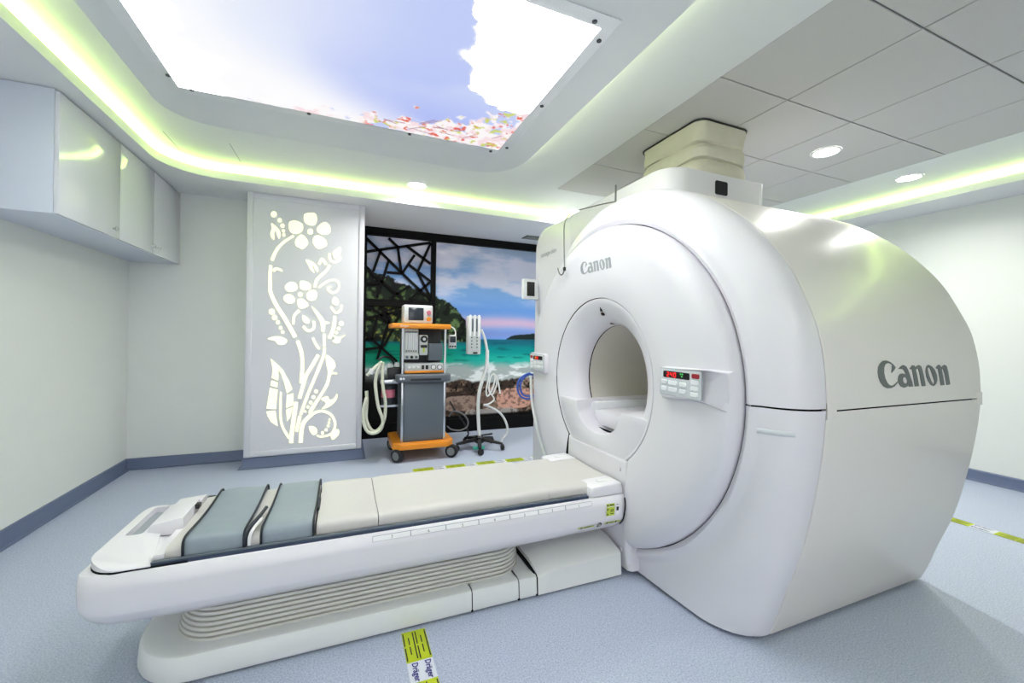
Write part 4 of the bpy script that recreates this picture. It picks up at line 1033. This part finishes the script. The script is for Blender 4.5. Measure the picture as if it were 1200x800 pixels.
AX, AY = 0.74, 4.16
an = empty('anaesthesia_machine', (AX, AY+0.2, 0), 'grey and orange wheeled anaesthesia machine in front of the mural', 'medical cart')
prism('wheeled_base', rrect(0.445, 1.055, AY-0.03, AY+0.50, 0.05, 6), 'Z', 0.115, 0.185, 'cart_orange', an, 0.012, 3)
prism('base_nose', [(0.47, AY-0.03), (0.52, AY-0.07), (0.98, AY-0.07), (1.03, AY-0.03)], 'Z', 0.12, 0.178, 'cart_orange', an, 0.008)
for x, y in ((0.495, AY-0.03), (1.035, AY-0.03), (0.50, AY+0.44), (1.03, AY+0.44)): caster(an, x, y, 0.064, 0.06, 0.75 if x < 0.7 else 1.0)
box('cabinet_body', (0.535, AY-0.005, 0.18), (0.965, AY+0.40, 0.785), 'cart_grey', an, 0.01)
box('front_door', (0.553, AY-0.016, 0.20), (0.947, AY-0.004, 0.765), 'cart_grey', an, 0.004)
for x in (0.535, 0.957): box('edge_strip', (x-0.012, AY-0.02, 0.186), (x+0.012, AY+0.01, 0.80), 'chrome', an, 0.006)
tr = prism('worktop', rrect(0.468, 1.012, AY-0.09, AY+0.36, [0.06, 0.06, 0.01, 0.01], 6), 'Z', 0.785, 0.858, 'cart_tray', an, 0.012, 3)
box('drawer_lip', (0.60, AY-0.096, 0.80), (0.90, AY-0.086, 0.823), 'cart_dark', tr, 0.004)
for x in (0.508, 0.535): disc_solid('knob', (x, AY-0.102, 0.822), 0.011, 0.014, 'Y', 'button_white', tr, 14)
for x in (0.532, 0.955): lathe('post', [(0.855, 0.013), (1.315, 0.013)], (x, AY-0.01, 0), 'Z', 'chrome', an, 14)
box('back_panel', (0.54, AY+0.17, 0.858), (0.95, AY+0.30, 1.312), 'cart_dark', an, 0.004)
ts_ = box('top_shelf', (0.425, AY-0.06, 1.312), (1.005, AY+0.34, 1.362), 'cart_orange', an, 0.012)
text_mesh('shelf_lettering', 'Dr\u00e4ger', 0.028, lambda a, b: (0.50+a, AY-0.0615, 1.328+b), 'sticker_white', ts_)
# flow tubes
fm = box('flowmeter_block', (0.548, AY+0.03, 1.03), (0.690, AY+0.16, 1.310), 'cart_light', an, 0.008)
for k in range(5): box('flow_tube', (0.566+0.023*k, AY+0.022, 1.10), (0.578+0.023*k, AY+0.031, 1.268), 'button_white', fm, 0.003)
box('flowmeter_header', (0.556, AY+0.022, 1.272), (0.682, AY+0.031, 1.283), 'cart_grey', fm)
box('flowmeter_foot', (0.545, AY-0.0, 1.005), (0.693, AY+0.15, 1.062), 'cart_light', an, 0.010)
for k in range(3): disc_solid('flow_knob', (0.575+0.045*k, AY-0.02, 1.028), 0.014, 0.022, 'Y', ('cart_grey', 'black_plastic', 'cart_grey')[k], an, 16)
for k in range(5): disc_solid('flow_knob', (0.572+0.023*k, AY+0.012, 1.088), 0.006, 0.012, 'Y', 'black_plastic', fm, 10)
# vaporizer
vp = box('vaporizer', (0.700, AY+0.02, 1.045), (0.785, AY+0.15, 1.250), 'cart_light', an, 0.012)
disc_solid('dial', (0.743, AY+0.0, 1.208), 0.035, 0.022, 'Y', 'black_plastic', vp, 24)
disc_solid('dial_cap', (0.743, AY-0.006, 1.208), 0.015, 0.010, 'Y', 'cart_light', vp, 16)
box('fill_gauge', (0.733, AY+0.012, 1.075), (0.752, AY+0.022, 1.125), 'sticker_yellow', vp, 0.002)
box('fill_port', (0.712, AY+0.008, 1.12), (0.775, AY+0.022, 1.15), 'black_plastic', vp, 0.003)
box('blank_cover', (0.80, AY+0.05, 0.99), (0.945, AY+0.165, 1.165), 'cart_grey', an, 0.006)
# control strip
cs = box('control_strip', (0.555, AY+0.01, 0.872), (0.945, AY+0.16, 0.965), 'cart_light', an, 0.008)
for k, (x, r) in enumerate(((0.60, 0.012), (0.645, 0.012), (0.69, 0.012), (0.84, 0.026), (0.905, 0.026))):
    disc_solid('gauge', (x, AY-0.002, 0.925), r, 0.013, 'Y', 'cart_grey' if r > 0.02 else 'button_white', cs, 18)
    if r > 0.02: disc_solid('gauge_face', (x, AY-0.004, 0.925), r*0.8, 0.004, 'Y', 'sticker_white', cs, 18)
for x in (0.735, 0.775): box('switch', (x-0.013, AY+0.0, 0.905), (x+0.013, AY+0.012, 0.945), 'black_plastic', cs, 0.003)
box('strip_trim', (0.555, AY+0.0, 0.868), (0.945, AY+0.012, 0.890), 'cart_orange', cs, 0.003)
# side breathing unit: black bracket, canister, hoses
bx = 0.40
box('side_bracket', (0.33, AY+0.06, 0.76), (0.545, AY+0.10, 0.80), 'chrome', an, 0.006)
box('side_bracket', (0.31, AY+0.10, 0.52), (0.53, AY+0.14, 0.545), 'chrome', an, 0.006)
cn = lathe('absorber_canister', [(0.55, 0.0001), (0.55, 0.06), (0.56, 0.066), (0.73, 0.066), (0.745, 0.05), (0.75, 0.0001)], (0.415, AY+0.13, 0), 'Z', 'cart_dark', an, 24)
lathe('canister_window', [(0.62, 0.0672), (0.70, 0.0672)], (0.415, AY+0.13, 0), 'Z', 'pink_label', cn, 24)
box('valve_block', (0.40, AY+0.05, 0.80), (0.53, AY+0.17, 0.92), 'black_plastic', an, 0.012)
for x, z in ((0.42, 0.94), (0.49, 0.95)): lathe('valve_dome', [(0, 0.026), (0.02, 0.028), (0.04, 0.02), (0.05, 0.0001)], (x, AY+0.10, z-0.025), 'Z', 'cart_light', an, 18)
tube('bag_arm', [(0.48, AY+0.12, 0.90), (0.44, AY+0.10, 1.00), (0.36, AY+0.06, 1.03), (0.31, AY+0.03, 1.0)], 0.010, 'black_plastic', an)
HY = AY+0.02
hz_ = lambda u, v, dy_=0.0: at(u, v, 'Y', HY+dy_)
tube('breathing_hose', [hz_(446, 424), hz_(441, 440), hz_(440, 452), hz_(443, 475), hz_(448.5, 492), hz_(446, 503), hz_(438, 507.5), hz_(430.5, 505), hz_(426, 494), hz_(426, 480), hz_(429.5, 466)], 0.016, 'hose_cream', an, 10)
tube('breathing_hose', [hz_(448.5, 424, 0.03), hz_(448.5, 450, 0.03), hz_(451.5, 470, 0.03), hz_(451, 488, 0.03), hz_(447, 499, 0.03), hz_(440, 505, 0.03), hz_(434, 502, 0.03), hz_(429, 490, 0.03), hz_(430, 470, 0.03), hz_(429.5, 458, 0.03)], 0.016, 'hose_cream', an, 10)
tube('breathing_hose', [hz_(448, 424, 0.01), hz_(441, 429, 0), hz_(434, 436, 0), hz_(430, 440, 0)], 0.016, 'hose_cream', an, 10)
tube('elbow', [hz_(436, 432, -0.02), hz_(434, 438, -0.02)], 0.022, 'hose_white', an, 10)
# right-hand module and its cable
md = at(529, 400, 'Y', AY+0.1)
sm_ = box('side_module', (md.x-0.035, AY+0.06, md.z-0.075), (md.x+0.045, AY+0.12, md.z+0.07), 'cart_light', an, 0.008)
box('module_screen', (md.x-0.026, AY+0.054, md.z-0.01), (md.x+0.036, AY+0.062, md.z+0.055), 'screen_slate', sm_, 0.003)
for k in range(3): disc_solid('module_port', (md.x-0.022+0.026*k, AY+0.05, md.z-0.05), 0.009, 0.014, 'Y', 'black_plastic', sm_, 12)
box('module_bracket', (0.955, AY+0.08, md.z-0.02), (md.x-0.03, AY+0.10, md.z+0.02), 'cart_dark', an)
tube('module_cable', [at(527, 382, 'Y', AY+0.1), at(532, 385, 'Y', AY+0.09), at(534, 391, 'Y', AY+0.08), at(531, 395, 'Y', AY+0.06)], 0.006, 'hose_white', an)

# monitor on the machine
mo = empty('patient_monitor', (0.68, AY+0.1, 1.362), 'small white monitor with a dark screen on top of the orange shelf', 'monitor')
m0, m1 = at(473, 376, 'Y', AY-0.02), at(507.5, 358, 'Y', AY-0.02)
box('housing', (m0.x, AY-0.02, 1.366), (m1.x, AY+0.16, m1.z), 'cart_light', mo, 0.016, 3)
wd_ = m1.x-m0.x
box('screen', (m0.x+0.045, AY-0.026, 1.395), (m0.x+0.045+wd_*0.52, AY-0.016, m1.z-0.028), 'screen_slate', mo, 0.004)
for z in (1.41, 1.475): disc_solid('dial', (m1.x-0.042, AY-0.040, z), 0.022, 0.022, 'Y', 'pink_label' if z > 1.45 else 'cart_orange', mo, 18)
for x in (m0.x+0.04, m1.x-0.04): box('foot', (x-0.02, AY+0.0, 1.362), (x+0.02, AY+0.13, 1.368), 'rubber', mo)

# ------------------------------------------------------------------ five-star stand with white device
SX, SY = 1.40, 4.34
st = empty('equipment_stand', (SX, SY, 0), 'white device on a bent pole with a black five-star wheeled base', 'medical stand')
for k in range(5):
    a = math.radians(90+72*k+20); ex, ey = SX+0.25*math.cos(a), SY+0.25*math.sin(a)
    d = Vector((math.cos(a), math.sin(a), 0)); n_ = Vector((-d.y, d.x, 0)); c0 = Vector((SX, SY, 0))
    R = []
    for q, z, h, hw in ((0.02, 0.105, 0.035, 0.030), (0.12, 0.095, 0.030, 0.024), (0.23, 0.078, 0.022, 0.020), (0.265, 0.074, 0.016, 0.016)):
        p = c0+d*q; R.append([tuple(p+n_*hw+Vector((0, 0, z-h/2))), tuple(p-n_*hw+Vector((0, 0, z-h/2))), tuple(p-n_*hw*0.7+Vector((0, 0, z+h/2))), tuple(p+n_*hw*0.7+Vector((0, 0, z+h/2)))])
    loft('base_leg', R, 'black_plastic', st, 30)
    caster_y(st, ex, ey, 0.033, a+0.6)
lathe('base_hub', [(0.07, 0.0001), (0.07, 0.05), (0.13, 0.045), (0.145, 0.03), (0.145, 0.0001)], (SX, SY, 0), 'Z', 'black_plastic', st, 20)
tp = at(561, 521, 'Y', SY-0.12); prism('teal_tray', rrect(tp.x-0.06, tp.x+0.07, SY-0.14, SY-0.08, 0.02, 4), 'Z', 0.03, 0.05, 'teal', st)
sp = lambda u, v, y=SY: tuple(at(u, v, 'Y', y))
tube('pole', [(SX, SY, 0.12), sp(560.5, 490), sp(560.5, 470), sp(562.5, 455), sp(567, 440), sp(570.5, 425), sp(571, 410)], 0.020, 'hose_white', st, 12)
tube('pole_neck', [sp(571, 412), sp(569, 400), sp(566.5, 392), sp(564, 386, SY-0.01)], 0.015, 'hose_white', st, 10)
hd0, hd1 = at(548, 415, 'Y', SY-0.05), at(563.5, 370.5, 'Y', SY-0.05)
hd = prism('device_head', rrect(hd0.x, hd1.x, hd0.z, hd1.z, 0.012, 4), 'Y', SY-0.06, SY+0.02, 'cart_light', st, 0.005)
W_ = hd1.x-hd0.x
for k in range(3):
    xx = hd0.x+W_*(0.16+0.34*k); lathe('device_column', [(hd1.z-0.22, 0.012), (hd1.z+0.008, 0.012), (hd1.z+0.014, 0.0001)], (xx, SY-0.062, 0), 'Z', 'button_white', hd, 10)
for k, xx in enumerate((0.33, 0.66)):
    box('scale_window', (hd0.x+W_*xx-0.008, SY-0.066, hd1.z-0.17), (hd0.x+W_*xx+0.008, SY-0.058, hd1.z-0.03), 'cart_grey', hd, 0.002)
for i in range(2):
    for k in range(4): disc_solid('device_key', (hd0.x+W_*(0.28+0.42*i), SY-0.066, hd1.z-0.235-0.035*k), 0.007, 0.008, 'Y', 'black_plastic', hd, 10)
box('device_port', (hd0.x+W_*0.4, SY-0.066, hd0.z+0.006), (hd0.x+W_*0.75, SY-0.058, hd0.z+0.024), 'black_plastic', hd, 0.003)
tube('coiled_cable', [sp(572, 422), sp(573, 440, SY-0.03), sp(570, 455, SY-0.04), sp(571, 464, SY-0.04), sp(576, 458, SY-0.04), sp(580, 445, SY-0.04), sp(579, 438, SY-0.03), sp(575, 442, SY-0.03), sp(573, 456, SY-0.04), sp(577, 462, SY-0.04), sp(582, 450, SY-0.04), sp(581, 439, SY-0.04), sp(584, 448, SY-0.04), sp(586, 461, SY-0.05)], 0.009, 'hose_white', st)
tube('coiled_cable', [sp(576, 462, SY-0.04), sp(579, 468, SY-0.04), sp(573, 473, SY-0.04), sp(567, 474, SY-0.02)], 0.009, 'hose_white', st)
tube('floor_lead', [sp(567, 474), sp(577, 478), sp(588, 486), sp(594, 498), sp(594, 508), sp(589, 514), (at(587, 516, 'Y', SY).x, SY, 0.03)], 0.013, 'hose_white', st)

# loose cables between cart and stand
def loose(name, pts, r, m, label, cat='cable'):
    o = tube(name, [tuple(p) for p in pts], r, m, None); return tag(o, label, cat)
yc = 4.80
loose('power_cable', [at(527, 470, 'Y', yc), at(534, 482, 'Y', yc), at(540, 490, 'Y', yc), at(546, 500, 'Y', yc), at(549, 508, 'Y', yc), Vector((1.42, 4.84, 0.012)), Vector((1.75, 4.90, 0.012))], 0.010, 'cable_black', 'black cable running down from the machine to the floor')
yc = 4.60
loose('grey_cable', [at(526, 488, 'Y', yc), at(531, 482, 'Y', yc), at(541, 484, 'Y', yc), at(548, 492, 'Y', yc), at(547, 500, 'Y', yc), at(539, 504, 'Y', yc), at(529, 503, 'Y', yc), at(524, 499, 'Y', yc)], 0.009, 'wheel_grey', 'loop of grey cable hanging beside the anaesthesia machine')
box('hose_peg', (XW+0.0, YF-0.01, at(621, 437, 'Y', 3.73).z-0.006), (at(621, 437, 'Y', 3.73).x+0.05, YF+0.08, at(621, 437, 'Y', 3.73).z+0.008), 'button_white', g, 0.003)
q = lambda u, v, y=3.73: at(u, v, 'Y', y)
bh = loose('blue_hose', [q(621, 437), q(614, 440), q(608, 446), q(606.5, 456), q(610, 464), q(616, 467), q(622, 466), q(628, 460), q(630, 448), q(624, 439), q(617, 440, 3.75), q(611, 447, 3.75), q(610, 456, 3.75), q(614, 463, 3.75), q(622, 464, 3.75)], 0.010, 'cable_blue', 'coil of blue hose hanging beside the scanner shoulder', 'hose')

# ------------------------------------------------------------------ floor tape
def tape(name, fn, n, first, label, ylen, wlen, parts=True, lanes=2, width=0.096, start=0.0):
    """fn(s, w) -> floor point; s along, w across (0..1)"""
    r = empty(name, fn(0, 0.5), label, 'floor tape', 'safety tape around the scanner')
    s = start; yellow = first
    for k in range(n):
        L_ = ylen if yellow else wlen
        V = [fn(s, 0), fn(s+L_, 0), fn(s+L_, 1), fn(s, 1)]; V = [Vector((p[0], p[1], 0.0015)) for p in V]
        sg = M('yellow_segment' if yellow else 'white_segment', V, [(0, 1, 2, 3)], 'tape_yellow' if yellow else 'tape_white', r)
        V2, F2 = [], []
        for ln in range(lanes):
            if yellow:
                for a, b, c, d in ((0.06, 0.15, 0.05, 0.48), (0.06, 0.15, 0.54, 0.95), (0.44, 0.53, 0.22, 0.46), (0.44, 0.53, 0.52, 0.78), (0.84, 0.93, 0.06, 0.93)):
                    w0, w1 = (ln+a)/lanes, (ln+b)/lanes
                    i = len(V2); V2 += [fn(s+L_*c, w0), fn(s+L_*c, w1), fn(s+L_*d, w1), fn(s+L_*d, w0)]; F2.append((i, i+1, i+2, i+3))
            elif parts:
                def tf(a, b, ln=ln, s=s, L_=L_):
                    p = fn(s+0.006+a, (ln+0.36)/lanes+b/width); return (p[0], p[1], 0.0028)
                text_mesh('brand_lettering', 'Dr\u00e4ger', 0.031, tf, 'tape_blue', sg, bold=0.025)
            else:
                i = len(V2); V2 += [fn(s+L_*0.08, (ln+0.3)/lanes), fn(s+L_*0.08, (ln+0.62)/lanes), fn(s+L_*0.92, (ln+0.62)/lanes), fn(s+L_*0.92, (ln+0.3)/lanes)]; F2.append((i, i+1, i+2, i+3))
        if V2: M('print_lines', [(p[0], p[1], 0.0026) for p in V2], F2, 'sticker_black' if yellow else 'tape_blue', sg)
        s += L_; yellow = not yellow
    return r
tape('floor_tape', lambda s, w_: Vector((0.236+0.098*w_, 1.752-s, 0.0)), 9, True, 'yellow and white tape on the floor in front of the patient table', 0.17, 0.098)
tape('floor_tape', lambda s, w_: Vector((0.60+s, 3.775+0.096*w_, 0.0)), 9, True, 'yellow and white tape on the floor behind the patient table', 0.19, 0.115)
tape('floor_tape', lambda s, w_: Vector((3.96+0.096*w_, 1.70-s, 0.0)), 14, True, 'yellow and white tape on the floor beside the right wall', 0.19, 0.115, parts=True, start=-0.20)

# soffit air vent
vp_ = at(627, 279, 'Z', ZS)
vt = empty('air_vent', (2.28, 4.83, ZS), 'small grey slotted vent in the soffit above the mural', 'vent')
box('vent_frame', (2.12, 4.74, ZS-0.006), (2.44, 4.92, ZS), 'vent_dark', vt, 0.002)
for k in range(5): box('slat', (2.135, 4.755+0.032*k, ZS-0.011), (2.425, 4.768+0.032*k, ZS-0.005), 'tile_grid', vt, rot=Matrix.Rotation(0.5, 3, 'X'))
